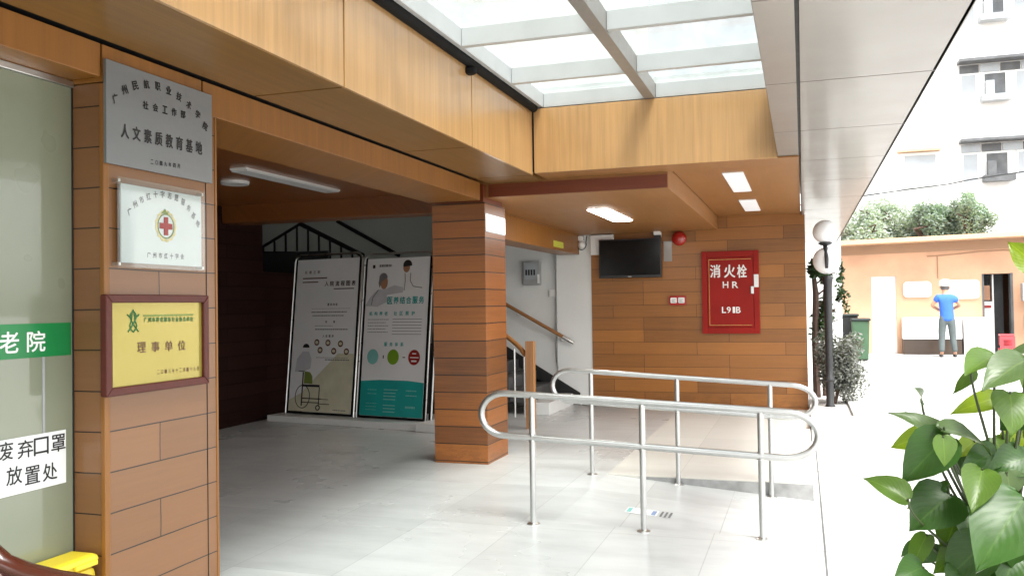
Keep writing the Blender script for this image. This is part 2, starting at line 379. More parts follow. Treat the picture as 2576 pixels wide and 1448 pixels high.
TXT = {}
def glyphs(s, bold):
    if (s, bold) not in TXT:
        cu = bpy.data.curves.new('t', 'FONT'); cu.body = s; cu.size = 1; cu.resolution_u = 3; cu.offset = bold; cu.align_x = 'CENTER'; cu.align_y = 'CENTER'
        o = bpy.data.objects.new('t', cu); COL.objects.link(o); bpy.context.view_layer.update()
        me = bpy.data.meshes.new_from_object(o.evaluated_get(bpy.context.evaluated_depsgraph_get()))
        vs = [v.co.copy() for v in me.vertices]; fs = [tuple(p.vertices) for p in me.polygons]
        bpy.data.objects.remove(o); bpy.data.curves.remove(cu); bpy.data.meshes.remove(me)
        if vs:
            cx = (min(v.x for v in vs) + max(v.x for v in vs)) / 2; cy = (min(v.y for v in vs) + max(v.y for v in vs)) / 2
            w = max(v.x for v in vs) - min(v.x for v in vs); h = max(v.y for v in vs) - min(v.y for v in vs)
            vs = [Vector((v.x - cx, v.y - cy)) for v in vs]
        else: w = h = 1
        TXT[(s, bold)] = (vs, fs, w, h)
    return TXT[(s, bold)]
def write(bm, s, o, uv, u, v, h, w=None, bold=0.0, rot=0, n=.002):
    """writing centred at (u, v) of a face frame, h high and (if given) w wide"""
    vs, fs, gw, gh = glyphs(s, 0); U, V = uv; N = U.cross(V); o = Vector(o)
    sy = h / gh; sx = (w / gw) if w else sy; c, sn = math.cos(rot), math.sin(rot)
    b = bold * h * 1.1
    for k, (dx, dy) in enumerate(((0, 0), (b, 0), (-b, 0), (0, b * .8), (0, -b * .8)) if bold else ((0, 0),)):
        nv = []
        for p in vs:
            x, y = p.x * sx + dx, p.y * sy + dy
            nv.append(bm.verts.new(o + U * (u + x * c - y * sn) + V * (v + x * sn + y * c) + N * (n + k * .00012)))
        for f in fs:
            try: bm.faces.new([nv[i] for i in f])
            except ValueError: pass
    return bm
def spread(bm, s, o, uv, u0, u1, v0, v1, h, w, bold=0, n=.002):
    k = len(s)
    for i, ch in enumerate(s):
        t = i / max(1, k - 1)
        if ch != ' ': write(bm, ch, o, uv, u0 + (u1 - u0) * t, v0 + (v1 - v0) * t, h, w, bold, 0, n)
    return bm

# ------------------------------------------------------------------ setting: ground and floors
bm = B()
ys = [-60, -5, 11, 13, 15, 17, 19, 21, 22, 40, 250]
def gz(y): return -.13 + .28 * min(1, max(0, (y - 12) / 10))
cols = [-200, -60, 0.05, 60, 200]
g = [[bm.verts.new((x, y, gz(y))) for x in cols] for y in ys]
for i in range(len(ys) - 1):
    for j in range(len(cols) - 1): bm.faces.new((g[i][j], g[i][j + 1], g[i + 1][j + 1], g[i + 1][j]))
obj('ground', bm, 'ground', kind='structure')
bm = B(); box(bm, -9, .06, -4, 5.56, -.3, 0); box(bm, -9, -1.58, 5.56, 14, -.3, 0)
obj('floor', bm, 'floor', kind='structure')
bm = B(); prism(bm, [(-1.58, -.3), (.46, -.3), (.46, -.165), (-1.58, 0)], (0, 5.56, 0), (Vector((1, 0, 0)), Vector((0, 0, 1))), 0, -1.68)
bmesh.ops.recalc_face_normals(bm, faces=bm.faces); obj('ramp', bm, 'floor', kind='structure')
bm = B(); box(bm, -1.58, .05, 7.25, 12.3, -.3, 0); obj('platform', bm, 'platform', kind='structure')
bm = B(); box(bm, -1.3, .052, 7.238, 7.25, -.3, -.006); obj('kerb', bm, 'concrete', kind='structure')

# ------------------------------------------------------------------ building shell
XJ, XF, ZS = -2.70, -2.15, 2.52
def panel_set(name, label, cat, loc, boxes, backing, mat, backmat='black', pname='panel'):
    t = thing(name, label, cat, loc)
    if backing:
        bm = B()
        for b in backing: box(bm, *b)
        obj('backing', bm, backmat, t)
    for b in boxes:
        bm = B(); box(bm, *b); obj(pname, bm, mat, t, bevel=.002)
    return t
G = .008
fy = [-3.27, -1.48, .31, 2.10, 3.89, 5.68, 7.12]
t = panel_set('fascia', 'long pale veneer fascia running away above the plaque pillar, under the black gutter', 'fascia', (XF, 2, ZS),
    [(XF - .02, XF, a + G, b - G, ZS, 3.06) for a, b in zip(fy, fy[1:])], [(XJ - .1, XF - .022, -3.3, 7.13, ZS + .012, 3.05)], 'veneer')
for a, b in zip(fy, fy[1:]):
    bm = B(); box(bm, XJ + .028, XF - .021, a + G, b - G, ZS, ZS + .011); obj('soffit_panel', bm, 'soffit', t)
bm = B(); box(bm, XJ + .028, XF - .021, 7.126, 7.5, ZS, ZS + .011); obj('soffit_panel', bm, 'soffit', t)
# far fascia over the television wall
t = panel_set('fascia', 'golden veneer fascia board facing the viewer below the skylight, above the hydrant wall', 'fascia', (-1.1, 7.13, ZS),
    [(XF + .012, -.165, 7.12, 7.14, 2.535, 3.08)], [(XF - .02, -.17, 7.142, 7.3, 2.55, 3.07)], 'veneer')
bm = B(); box(bm, XF + .012, -.006, 7.141, 7.5, 2.535, 2.547); obj('soffit_panel', bm, 'ceil', t)
# beams
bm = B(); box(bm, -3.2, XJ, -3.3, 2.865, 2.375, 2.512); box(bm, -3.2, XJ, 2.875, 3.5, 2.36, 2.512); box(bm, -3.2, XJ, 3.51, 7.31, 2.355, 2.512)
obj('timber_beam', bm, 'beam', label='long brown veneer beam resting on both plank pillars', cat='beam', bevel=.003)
bm = B(); box(bm, -3.3, -3.0, 8.2, 12.14, 2.125, 2.40)
obj('timber_beam', bm, 'beam', label='short brown beam over the stair hall opening, bearing a small yellow-green sticker', cat='beam', bevel=.003)
bm = B(); box(bm, -6.6, -3.2, 8.9, 9.25, 2.45, 2.69)
obj('timber_beam', bm, 'lobbyceil', label='dark red cross beam at the back of the lobby ceiling, above the banners', cat='beam', bevel=.02)
# roof slabs keep the daylight out of the rooms below
t = thing('roof', 'flat roof slab over the lobby and entrance', 'roof', (-4, 4, 2.9))
bm = B(); box(bm, -9, XF - .03, -4, 14.5, 3.1, 3.3); obj('roof_slab', bm, 'whitewall', t)
bm = B(); box(bm, XF - .03, .64, 7.31, 14.5, 3.1, 3.3); obj('roof_slab', bm, 'whitewall', t)
bm = B(); box(bm, -9, XJ - .5, -4, 8.9, 2.70, 3.1); obj('roof_slab', bm, 'whitewall', t)
bm = B(); box(bm, -9, -2.35, -4, 14.5, 3.3, 9.5)
obj('upper_wall', bm, 'whitewall', label='white upper storey wall seen faintly through the skylight glass', cat='wall')
# lobby ceiling
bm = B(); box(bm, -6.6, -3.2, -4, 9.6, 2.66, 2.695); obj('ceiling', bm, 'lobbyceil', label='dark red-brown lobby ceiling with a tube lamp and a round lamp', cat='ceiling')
# hall ceiling with dropped block
t = thing('dropped_ceiling', 'dropped wooden ceiling box with a bright rectangular lamp, above the television', 'ceiling', (-2, 10, 2.4))
bm = B(); box(bm, -3.0, -1.07, 7.515, 12.14, 2.40, 2.60); obj('ceiling_box', bm, 'ceil', t, bevel=.004)
bm = B(); box(bm, -2.69, -1.075, 7.50, 7.514, 2.403, 2.515); obj('front_board', bm, 'redwood', t)
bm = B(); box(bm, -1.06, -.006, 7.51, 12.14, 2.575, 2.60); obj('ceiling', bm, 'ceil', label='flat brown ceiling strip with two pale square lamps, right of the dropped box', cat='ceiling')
# canopy soffit on the right
cy = [-3.3, -1.85, -.55, .75, 2.07, 3.42, 4.77, 6.14, 7.46, 8.75, 10.2, 11.5, 12.8, 14.1, 15.4, 16.7, 18.]
t = thing('canopy', 'pale panelled canopy soffit running away beside the skylight, along the yard', 'canopy', (.2, 6, 2.55))
bm = B(); box(bm, -.15, .63, -3.3, 7.3, 2.562, 3.1); box(bm, .0, .63, 7.3, 18, 2.562, 3.1); obj('canopy_core', bm, 'black', t)
for a, b in zip(cy, cy[1:]):
    bm = B(); box(bm, .009, .645, a + .006, b - .006, 2.55, 2.561); obj('panel', bm, 'canopy', t)
    if a < 7.2:
        bm = B(); box(bm, -.16, -.009, a + .003, min(b, 7.5) - .006, 2.55, 2.561); obj('panel', bm, 'canopy', t)
bm = B(); box(bm, .632, .65, -3.3, 18, 2.55, 3.1); obj('edge_board', bm, 'canopy', t)
bm = B(); box(bm, -.165, -.152, -3.3, 7.11, 2.562, 3.1); obj('edge_board', bm, 'canopy', t)

# ------------------------------------------------------------------ skylight
t = thing('skylight', 'white barred glass skylight roof over the ramp', 'skylight', (-1.15, 4, 3.09))
by = [-2.9, -1.88, -.86, .16, 1.18, 2.2, 3.22, 4.245, 5.27, 6.295, 7.16]
for y in by:
    for x0, x1 in ((-2.06, -1.193), (-1.107, -.165)):
        bm = B(); box(bm, x0, x1, y, y + .05, 3.095, 3.215); obj('crossbar', bm, 'barmetal', t, bevel=.003)
bm = B(); box(bm, -1.192, -1.108, -3.3, 7.212, 3.083, 3.2155); obj('main_bar', bm, 'mainbar', t, bevel=.003)
bm = B(); box(bm, -2.12, -2.062, -3.3, 7.21, 3.095, 3.215); obj('edge_bar', bm, 'barmetal', t, bevel=.003)
bm = B(); box(bm, -.163, -.11, -3.3, 7.21, 3.101, 3.215); obj('edge_bar', bm, 'barmetal', t, bevel=.003)
for x0, x1 in ((-2.1, -1.155), (-1.145, -.12)):
    bm = B(); box(bm, x0, x1, -3.3, 7.2, 3.218, 3.226); obj('glass_pane', bm, 'clear', t)
bm = B(); tube(bm, [(-2.13, -3.3, 3.085), (-2.13, 7.1, 3.085)], .038, 16)
for y in (3.2, 5.6): lathe(bm, [(.03, -.07), (.045, -.06), (.045, -.03), (.02, -.02)], (-2.13, y, 3.07), 10)
obj('gutter_pipe', bm, 'blackmetal', smooth=True, label='black pipe along the top edge of the left fascia', cat='pipe')

# ------------------------------------------------------------------ pillars
t = thing('wooden_pillar', 'wide plank pillar carrying three plaques, beside the glass door', 'pillar', (-2.97, 3.24, 0))
bm = B(); box(bm, -3.25, XJ - .001, 2.882, 3.6, 0, 2.355); obj('shaft', bm, 'plaque_pillar', t)
bm = B(); box(bm, -2.72, XJ + .003, 2.876, 2.905, 0, 2.352); obj('corner_trim', bm, 'beam', t, bevel=.004)
bm = B(); box(bm, -2.72, XJ + .004, 3.592, 3.606, 0, 2.352); obj('corner_trim', bm, 'beam', t, bevel=.003)
bm = B(); box(bm, -2.705, XJ + .0015, 3.523, 3.527, 0, 2.35); obj('joint_strip', bm, 'black', t)
t = thing('wooden_pillar', 'square plank pillar in the middle of the entrance, next to the ramp railing', 'pillar', (-2.96, 7.7, 0))
bm = B(); box(bm, -3.215, XJ, 7.42, 7.985, 0, 2.353); obj('shaft', bm, 'pillar', t, bevel=.003)
bm = B(); box(bm, -3.19, XJ - .02, 7.44, 7.965, 2.353, 2.515); obj('pillar_head', bm, 'redwood', t)
q = thing('glow_patch', 'bright white patch drawn as a glowing panel high on the side of the middle pillar', 'lamp', (XJ, 7.7, 2.09))  # bright patch on the gloss plank, added as a thin emissive panel
bm = B(); box(bm, XJ, XJ + .004, 7.43, 7.975, 2.085, 2.255); obj('housing', bm, 'greyplastic', q)  # thin grey backing of the patch
bm = B(); box(bm, XJ + .004, XJ + .008, 7.44, 7.965, 2.095, 2.245); obj('diffuser', bm, 'wallglow', q)  # emissive face that makes the bright patch

# ------------------------------------------------------------------ walls
bm = B(); box(bm, -2.83, .045, 12.15, 12.4, -.05, 2.60)
obj('plank_wall', bm, 'wall', label='wood plank wall holding the television and the red hydrant cabinet', cat='wall')
bm = B(); box(bm, -2.82, .0, 12.135, 12.15, 2.585, 2.60); obj('wall_trim', bm, 'black', label='thin black shadow trim along the top of the hydrant wall', cat='trim')
bm = B(); box(bm, -3.34, -2.832, 12.16, 12.4, 0, 2.7); box(bm, -4.9, -3.341, 12.22, 12.4, 0, 3.0)
obj('stair_hall_wall', bm, 'whitewall', label='white plaster wall of the stair hall, left of the television wall', cat='wall')
bm = B(); box(bm, -9, -4.9, 13.0, 13.2, 0, 3.1); box(bm, -4.9, -.1, 13.4, 13.6, 0, 3.1)
obj('lobby_back_wall', bm, 'greywall', label='grey back wall seen above the display banners', cat='wall')
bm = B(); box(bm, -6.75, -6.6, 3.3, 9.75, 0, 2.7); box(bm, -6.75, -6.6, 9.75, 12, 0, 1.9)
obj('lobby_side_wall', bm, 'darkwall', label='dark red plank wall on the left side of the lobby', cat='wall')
bm = B(); box(bm, -7.4, -4.4, 10.75, 10.8, 0, .93); box(bm, -7.4, -6.2, 10.7, 10.749, 0, 2.21)
obj('dark_partition', bm, 'black', label='black low partition behind the display banners under the stair', cat='partition')
bm = B(); box(bm, -9, -8.9, -4, 13, 0, 3.1)
obj('lobby_front_wall', bm, 'darkwall', label='dark inner wall far left of the lobby, hidden behind the plaque pillar', cat='wall')
# room behind the glass door
bm = B(); box(bm, -3.6, -3.5, -.5, 3.3, 0, 2.7); box(bm, -3.5, -2.95, -.5, 3.3, 2.46, 2.5)
obj('office_wall', bm, 'interior', label='pale green wall of the room behind the glass door', cat='wall')


# ------------------------------------------------------------------ lobby ceiling fittings
def ceiling_light(name, label, corners, z, dif, frame='plastic', group=None, th=.012):
    c = sum((Vector(p) for p in corners), Vector((0, 0))) / len(corners)
    q = thing(name, label, 'lamp', (c.x, c.y, z), group)
    bm = B(); prism(bm, [((p[0] - c.x) * 1.05, (p[1] - c.y) * 1.02) for p in corners], (c.x, c.y, z - th * .6), (Vector((1, 0, 0)), Vector((0, 1, 0))), 0, th * .6)
    bmesh.ops.recalc_face_normals(bm, faces=bm.faces); obj('frame', bm, frame, q)
    bm = B(); prism(bm, [((p[0] - c.x), (p[1] - c.y)) for p in corners], (c.x, c.y, z - th), (Vector((1, 0, 0)), Vector((0, 1, 0))), 0, th * .4)
    bmesh.ops.recalc_face_normals(bm, faces=bm.faces); obj('diffuser', bm, dif, q)
    return q
def rrect(x0, x1, y0, y1, r):
    p = []
    for cx, cy_, a in ((x1 - r, y1 - r, 0), (x0 + r, y1 - r, 90), (x0 + r, y0 + r, 180), (x1 - r, y0 + r, 270)):
        p += [(cx + r * math.cos(R(a + i * 18)), cy_ + r * math.sin(R(a + i * 18))) for i in range(6)]
    return p
ceiling_light('ceiling_light', 'bright rectangular lamp with rounded corners under the dropped wooden ceiling', rrect(-2.1, -1.87, 8.82, 10.24, .07), 2.40, 'lampon')
ceiling_light('ceiling_light', 'larger and nearer of the two pale square lamps in the flat ceiling strip', [(-.66, 8.05), (-.485, 8.05), (-.485, 9.42), (-.66, 9.42)], 2.575, 'panelon', group='pale lamps in the flat ceiling strip')
ceiling_light('ceiling_light', 'smaller and farther of the two pale square lamps, nearest the hydrant wall', [(-.665, 10.27), (-.486, 10.27), (-.486, 11.47), (-.665, 11.47)], 2.575, 'panelon', group='pale lamps in the flat ceiling strip')
ceiling_light('tube_light', 'long unlit strip lamp on the dark lobby ceiling', [(-4.76, 6.57), (-4.6, 6.57), (-4.6, 8.18), (-4.76, 8.18)], 2.66, 'lampoff', th=.03)
ceiling_light('round_light', 'round unlit lamp disc on the dark lobby ceiling', ell(-5.22, 7.26, .13, .13), 2.66, 'lampoff', th=.03)
q = thing('dome_camera', 'small white dome camera under the lobby edge of the long beam', 'camera', (-3.72, 5.05, 2.62))
c = at_y(571, 350, 4.93)
bm = B(); lathe(bm, [(.075, 0), (.075, .02), (.03, .022)], (c.x, c.y, c.z), 20); obj('base', bm, 'plastic', q, smooth=True)
bm = B(); lathe(bm, [(1e-6, -.06), (.03, -.054), (.055, -.03), (.066, 0)], (c.x, c.y, c.z), 20); obj('dome', bm, 'plastic', q, smooth=True)
bm = B(); tube(bm, [(c.x, c.y, c.z + .02), (c.x, c.y, 2.66)], .02, 10); obj('drop_rod', bm, 'plastic', q, smooth=True)

# ------------------------------------------------------------------ television wall
YW = 12.15
def wp(x, y): p = at_y(x, y, YW); return p.x, p.z
t = thing('television', 'flat black television hung on the plank wall', 'television', (-2.26, YW - .08, 1.78))
x0, z1 = wp(1510, 605); x1, z0 = wp(1667, 697)
bm = B(); box(bm, x0, x1, YW - .105, YW - .06, z0, z1); obj('casing', bm, 'blackplastic', t, bevel=.006)
bm = B(); box(bm, x0 + .015, x1 - .015, YW - .108, YW - .105, z0 + .035, z1 - .015); obj('screen', bm, 'screen', t)
bm = B(); box(bm, (x0 + x1) / 2 - .25, (x0 + x1) / 2 + .25, YW - .06, YW - .001, z0 + .12, z1 - .12); obj('bracket', bm, 'blackmetal', t)
bm = B(); write(bm, 'Haier', ((x0 + x1) / 2, YW - .107, z0 + .018), XZ, 0, 0, .016, n=.002); obj('maker_mark', bm, 'whiteink', t)
t = thing('hydrant_cabinet', 'red fire hydrant cabinet with white characters on the plank wall', 'cabinet', (-.92, YW, 1.0))
x0, z1 = -1.293, 2.105; x1, z0 = -.545, 1.0
bm = B()
for a in ((x0, x0 + .07, z0, z1), (x1 - .07, x1, z0, z1), (x0 + .07, x1 - .07, z0, z0 + .08), (x0 + .07, x1 - .07, z1 - .08, z1)): box(bm, a[0], a[1], YW - .05, YW - .001, a[2], a[3])
obj('frame', bm, 'red', t, bevel=.004)
bm = B(); box(bm, x0 + .074, x1 - .074, YW - .044, YW - .002, z0 + .084, z1 - .084); d = obj('door', bm, 'red', t, bevel=.004)
bm = B(); fx = x0 + .1
for a in ((x0 + .095, x0 + .1, z0 + .11, z1 - .11), (x0 + .1, x1 - .1, z0 + .11, z0 + .115), (x0 + .1, x1 - .1, z1 - .115, z1 - .11)): box(bm, a[0], a[1], YW - .046, YW - .044, a[2], a[3])
obj('door_moulding', bm, 'goldink', d)
bm = B(); O = (0, YW - .046, 0)
for (px, py, ch, h, w) in ((1800, 682, '消', .17, .13), (1836, 682, '火', .17, .14), (1867, 682, '栓', .17, .12), (1826, 716, 'H', .085, .07), (1850, 716, 'R', .085, .075),
                           (1822, 779, 'L', .08, .05), (1834, 779, '9', .08, .05), (1847, 779, '1', .08, .03), (1858, 779, 'B', .08, .055)):
    x, z = wp(px, py); write(bm, ch, O, XZ, x, z, h, w, .022, n=.002)
obj('lettering', bm, 'whiteink', d)
bm = B(); x, z = wp(1903, 706); box(bm, x - .03, x + .03, YW - .055, YW - .05, z - .085, z + .085); obj('inspection_card', bm, 'paper', t)
bm = B(); x, z = wp(1893, 729); box(bm, x - .02, x + .02, YW - .066, YW - .044, z - .05, z + .05); obj('handle', bm, 'steel', d, bevel=.004)
t = thing('fire_bell', 'round red fire alarm bell high on the plank wall, right of the television', 'alarm', (*wp(1709, 600)[:1], YW, 2.2))
x, z = wp(1709, 600)
bm = B(); prism(bm, ell(0, 0, .07, .07, 24), (x, YW, z), XZ, 0, .03); obj('base', bm, 'red', t)
bm = B(); lathe(bm, [(.1, 0), (.098, .02), (.085, .045), (.055, .065), (.02, .072), (1e-6, .073)], (0, 0, 0), 28)
bm.transform(Matrix.Translation((x, YW - .03, z)) @ Matrix.Rotation(R(90), 4, 'X')); obj('gong', bm, 'redgloss', t, smooth=True)
t = thing('alarm_box', 'small red call box with two white labels on the plank wall', 'alarm', (-1.62, YW, 1.38))
x0, z1 = wp(1684, 744); x1, z0 = wp(1727, 767)
bm = B(); prism(bm, rrect(x0, x1, z0, z1, .02), (0, YW, 0), XZ, 0, .04); obj('casing', bm, 'redgloss', t, bevel=.004)
for a, b in ((x0 + .02, (x0 + x1) / 2 - .01), ((x0 + x1) / 2 + .01, x1 - .02)):
    bm = B(); prism(bm, rrect(a, b, z0 + .03, z1 - .025, .012), (0, YW - .04, 0), XZ, 0, .003); k = obj('white_label', bm, 'paper', t)
    bm = B()
    for i in range(3): box(bm, a + .015, b - .015 - .02 * (i % 2), YW - .0445, YW - .0431, z0 + .042 + i * .016, z0 + .048 + i * .016)
    obj('print', bm, 'greyink', k)
t = thing('junction_box', 'white electrical box behind the upper left corner of the television', 'box', (-2.75, YW, 2.1))
x0, z1 = wp(1480, 592); x1, z0 = wp(1542, 640)
bm = B(); box(bm, x0 + .04, x1 + .02, YW - .055, YW - .002, z0, z1); obj('cover', bm, 'plastic', t, bevel=.006)
bm = B(); box(bm, x0 + .02, x1 - .0, YW - .056, YW - .05, z1 - .012, z1 - .002); obj('lid_edge', bm, 'greyplastic', t)
t = thing('wall_lamp', 'small round white emergency lamp with looped cable at the wall corner, left of the television', 'lamp', (-2.95, 12.16, 2.1))
x, z = wp(1465, 612)
bm = B(); box(bm, x - .05, x + .03, 12.08, 12.16, z + .03, z + .1); obj('housing', bm, 'plastic', t, bevel=.008)
bm = B(); sphere(bm, (x, 12.1, z - .02), .055, 18, 12); obj('lamp_head', bm, 'plastic', t, smooth=True)
bm = B(); tube(bm, [(x + .07 * math.cos(R(a)), 12.09, z - .02 + .075 * math.sin(R(a))) for a in range(60, 400, 20)] + [(x + .08, 12.09, z + .1)], .006, 6); obj('cable', bm, 'blackplastic', t, smooth=True)
t = thing('security_camera', 'small white security camera on a black arm above the right end of the television', 'camera', (-1.85, YW, 2.3))
x, z = wp(1655, 588)
bm = B(); box(bm, x - .045, x + .045, YW - .12, YW - .02, z - .02, z + .055); obj('body', bm, 'plastic', t, bevel=.008)
bm = B(); box(bm, x - .04, x + .05, YW - .09, YW - .03, z - .075, z - .021); obj('lens_mount', bm, 'blackplastic', t, bevel=.006)
bm = B(); box(bm, x + .01, x + .05, YW - .03, YW, z - .05, z + .02); obj('arm', bm, 'plastic', t)
bm = B(); a0 = wp(1669, 607); a1 = wp(1691, 657); box(bm, a0[0], a1[0], YW - .012, YW - .001, a1[1], a0[1])
obj('cover_plate', bm, M['canopy'], label='blank pale cover plate on the plank wall, touching the right side of the television', cat='plate', bevel=.003)

# ------------------------------------------------------------------ stair hall
t = thing('staircase', 'stair flight with one white and several dark steps behind the middle pillar', 'stairs', (-4, 11.4, 0))
for k in range(5):
    bm = B(); x = -3.12 - .27 * k; box(bm, x - .27, x, 10.9, 12.15, 0 if k == 0 else .16 * k - .0, .16 * (k + 1)); obj('step', bm, 'white' if k == 0 else 'darkstone', t, bevel=.006)
pts = [(-3.02, 0), (-3.02, .17), (-4.5, 1.06), (-4.5, .88), (-3.32, .16), (-3.3, 0)]
bm = B(); prism(bm, pts, (0, 12.158, 0), XZ, 0, .012); bmesh.ops.triangulate(bm, faces=bm.faces); obj('skirting', bm, 'black', t)
bm = B(); box(bm, -2.99, -2.4, 12.135, 12.149, 0, .10); obj('skirting', bm, 'black', label='short black skirting board at the foot of the plank wall', cat='skirting board')
t = thing('stair_handrail', 'sloping brown handrail fixed to the white stair hall wall', 'handrail', (-3.6, 12.1, .9))
a, b = at_y(1283, 771, 12.06), at_y(1436, 858, 12.06); d = (b - a).normalized()
bm = B(); tube(bm, [a - d * .6, b - d * .12], .026, 12); obj('rail', bm, 'handwood', t, smooth=True)
bm = B(); tube(bm, [b - d * .13, b + d * .02, b + d * .05], [.027, .027, .018], 12); obj('end_cap', bm, 'steel', t, smooth=True)
for s in (.12, .85):
    p = a + (b - a) * s; bm = B(); tube(bm, [p, p + Vector((0, .0, -.06)), p + Vector((0, .12, -.07))], .01, 8); obj('bracket', bm, 'steel', t, smooth=True)
t = thing('newel_post', 'square wooden newel post with a curved handrail, right beside the middle pillar', 'post', (-2.99, 9.7, 0))
bm = B(); box(bm, -3.045, -2.945, 9.66, 9.74, 0, 1.005); obj('post', bm, 'newel', t, bevel=.004)
bm = B(); p0 = at_y(1322, 893, 9.7); p1 = at_y(1300, 866, 9.75); p2 = at_y(1283, 852, 9.8); tube(bm, [p0, p0 + (p1 - p0) * .5 + Vector((0, 0, .01)), p1, p2, p2 + (p2 - p1) * 3], .028, 10); obj('handrail', bm, 'newel', t, smooth=True)
for px in (1318, 1294):
    p = at_y(px, 890, 9.74); bm = B(); tube(bm, [(p.x, p.y, .12), (p.x, p.y, p.z + (.0 if px > 1300 else .06))], .011, 8); obj('baluster', bm, 'steel', t, smooth=True)
t = thing('meter_box', 'small grey meter box with a window on the white stair hall wall', 'meter box', (-3.71, 12.22, 1.7))
bm = B(); box(bm, -3.845, -3.585, 12.14, 12.219, 1.705, 2.05); obj('casing', bm, 'greyplastic', t, bevel=.01)
bm = B(); box(bm, -3.82, -3.63, 12.13, 12.139, 1.79, 2.02); obj('window', bm, M['aptglass'], t)
bm = B()
for i in range(4): box(bm, -3.80 + i * .04, -3.775 + i * .04, 12.127, 12.1295, 1.85, 1.93)
obj('dials', bm, 'ink', t)
bm = B(); box(bm, -3.62, -3.595, 12.12, 12.139, 1.73, 1.86); obj('latch', bm, 'plastic', t)
bm = B(); tube(bm, [(-3.345, 12.15, .6), (-3.345, 12.15, 2.16)], .01, 8); obj('conduit', bm, 'greyplastic', smooth=True, label='thin vertical cable pipe on the white stair hall wall', cat='pipe')
t = thing('wall_socket', 'white wall socket low beside the vertical cable pipe', 'socket', (-3.42, 12.2, 1.5))
p = at_y(1392, 737, 12.2); bm = B(); box(bm, p.x - .06, p.x + .05, 12.18, 12.219, p.z - .05, p.z + .05); obj('plate', bm, 'plastic', t, bevel=.006)
bm = B(); box(bm, p.x - .035, p.x + .025, 12.175, 12.18, p.z - .03, p.z + .03); obj('switch', bm, 'white', t, bevel=.003)
a = at_x(1392, 604, -3.0); b = at_x(1417, 625, -3.0)
bm = B(); box(bm, -3.0, -2.997, a.y, b.y, b.z, a.z); obj('exit_sticker', bm, 'yellowsign', label='small yellow-green sticker on the short beam', cat='sticker')

# ------------------------------------------------------------------ back of the lobby
def hexrail():
    t = thing('stair_railing', 'black gabled stair railing above the display banners', 'railing', (-6.8, 11, 2.1))
    L, P_, Rr_, Q, Q2 = (at_y(*p, 11) for p in ((636, 636), (755, 563), (915, 643), (850, 556), (1005, 643)))
    base = L.z
    bm = B(); tube(bm, [L, P_], .022, 6); tube(bm, [P_, Rr_], .032, 6); obj('top_rail', bm, 'blackmetal', t)
    bm = B(); tube(bm, [L, at_y(745, 636, 11)], .022, 6); obj('bottom_rail', bm, 'blackmetal', t)
    for px in range(663, 912, 28):
        top = L + (P_ - L) * ((px - 636) / 119) if px < 755 else P_ + (Rr_ - P_) * ((px - 755) / 160)
        bot = base if px < 750 else base - .12 - (px - 750) / 160 * .5
        bm = B(); tube(bm, [top, (top.x, 11, bot)], .017, 6); obj('baluster', bm, 'blackmetal', t)
    bm = B(); tube(bm, [at_y(848, 556, 12.9), at_y(1005, 643, 12.9)], .03, 8)
    obj('stair_handrail', bm, 'blackmetal', label='black sloping handrail on the grey wall above the right banner', cat='handrail')
hexrail()
bu = Vector((2.02, -.39, 0)).normalized(); PUV = (bu, Vector((0, 0, 1))); bv = (PUV[1] - bu.cross(PUV[1]) * .11).normalized(); BUV = (bu, bv)   # the banners lean back
bl = Vector((-6.33, 9.84, 0))
def fr(u, v=0, n=0): return bl + bu * u + bv * v + bu.cross(bv) * n
bm = B(); fbox(bm, bl, PUV, -.12, 2.2, 0, .075, -.14, .22)
obj('display_plinth', bm, 'white', label='long low white plinth under both display banners', cat='plinth', bevel=.006)
bm = B(); fbox(bm, bl, PUV, 2.21, 2.6, 0, .1, -.14, .26)
obj('display_plinth', bm, 'white', label='short white plinth end beside the middle pillar', cat='plinth', bevel=.006)
def banner(u0, u1, z1, label, frame_r):
    t = thing('display_banner', label, 'banner', fr((u0 + u1) / 2, .075), 'display banners in the lobby')
    z0 = .08
    pts = [(u0, z0), (u0, z1 - .09)] + [(u0 + .09 - .09 * math.cos(R(a)), z1 - .09 + .09 * math.sin(R(a))) for a in (30, 60, 90)] + \
          [(u1 - .09 + .09 * math.sin(R(a)), z1 - .09 + .09 * math.cos(R(a))) for a in (0, 30, 60, 90)] + [(u1, z0)]
    bm = B(); tube(bm, [fr(a, b) for a, b in pts], .013, 8); obj('frame', bm, 'steel', t, smooth=True)
    bm = B()
    for u in (u0 + .03, u1 - .03): fbox(bm, fr(0), BUV, u - .012, u + .012, z0, z1 - .05, -.01, .002)
    fbox(bm, fr(0), BUV, u0 + .042, u1 - .042, z0, z0 + .03, -.01, .002); obj('inner_frame', bm, 'blackmetal', t)
    bm = B(); fbox(bm, fr(0), BUV, u0 + .045, u1 - .045, z0 + .035, z1 - .06, -.003, .004); s = obj('sheet', bm, 'banner', t)
    return t, s
def pr(s, name, mat, fn, n=.0055):
    bm = B(); fn(bm, n); obj(name, bm, mat, s)
def rects(L): return lambda bm, n: [fbox(bm, fr(0), BUV, a, b, c, d, .004, n) for a, b, c, d in L]
def polys(L): return lambda bm, n: [prism(bm, p, fr(0), BUV, .004, n) for p in L]
def strokes(L, w): return lambda bm, n: [tube(bm, [fr(a, b, n) for a, b in p], w, 4) for p in L]
rng = random.Random(5)
def textline(u0, u1, v, h, n=None):
    """a line of illegibly small print: a row of dash-like words"""
    out = []; u = u0
    while u < u1 - .005:
        w = rng.uniform(.01, .035); out.append((u, min(u1, u + w), v, v + h)); u += w + rng.uniform(.004, .009)
    return out
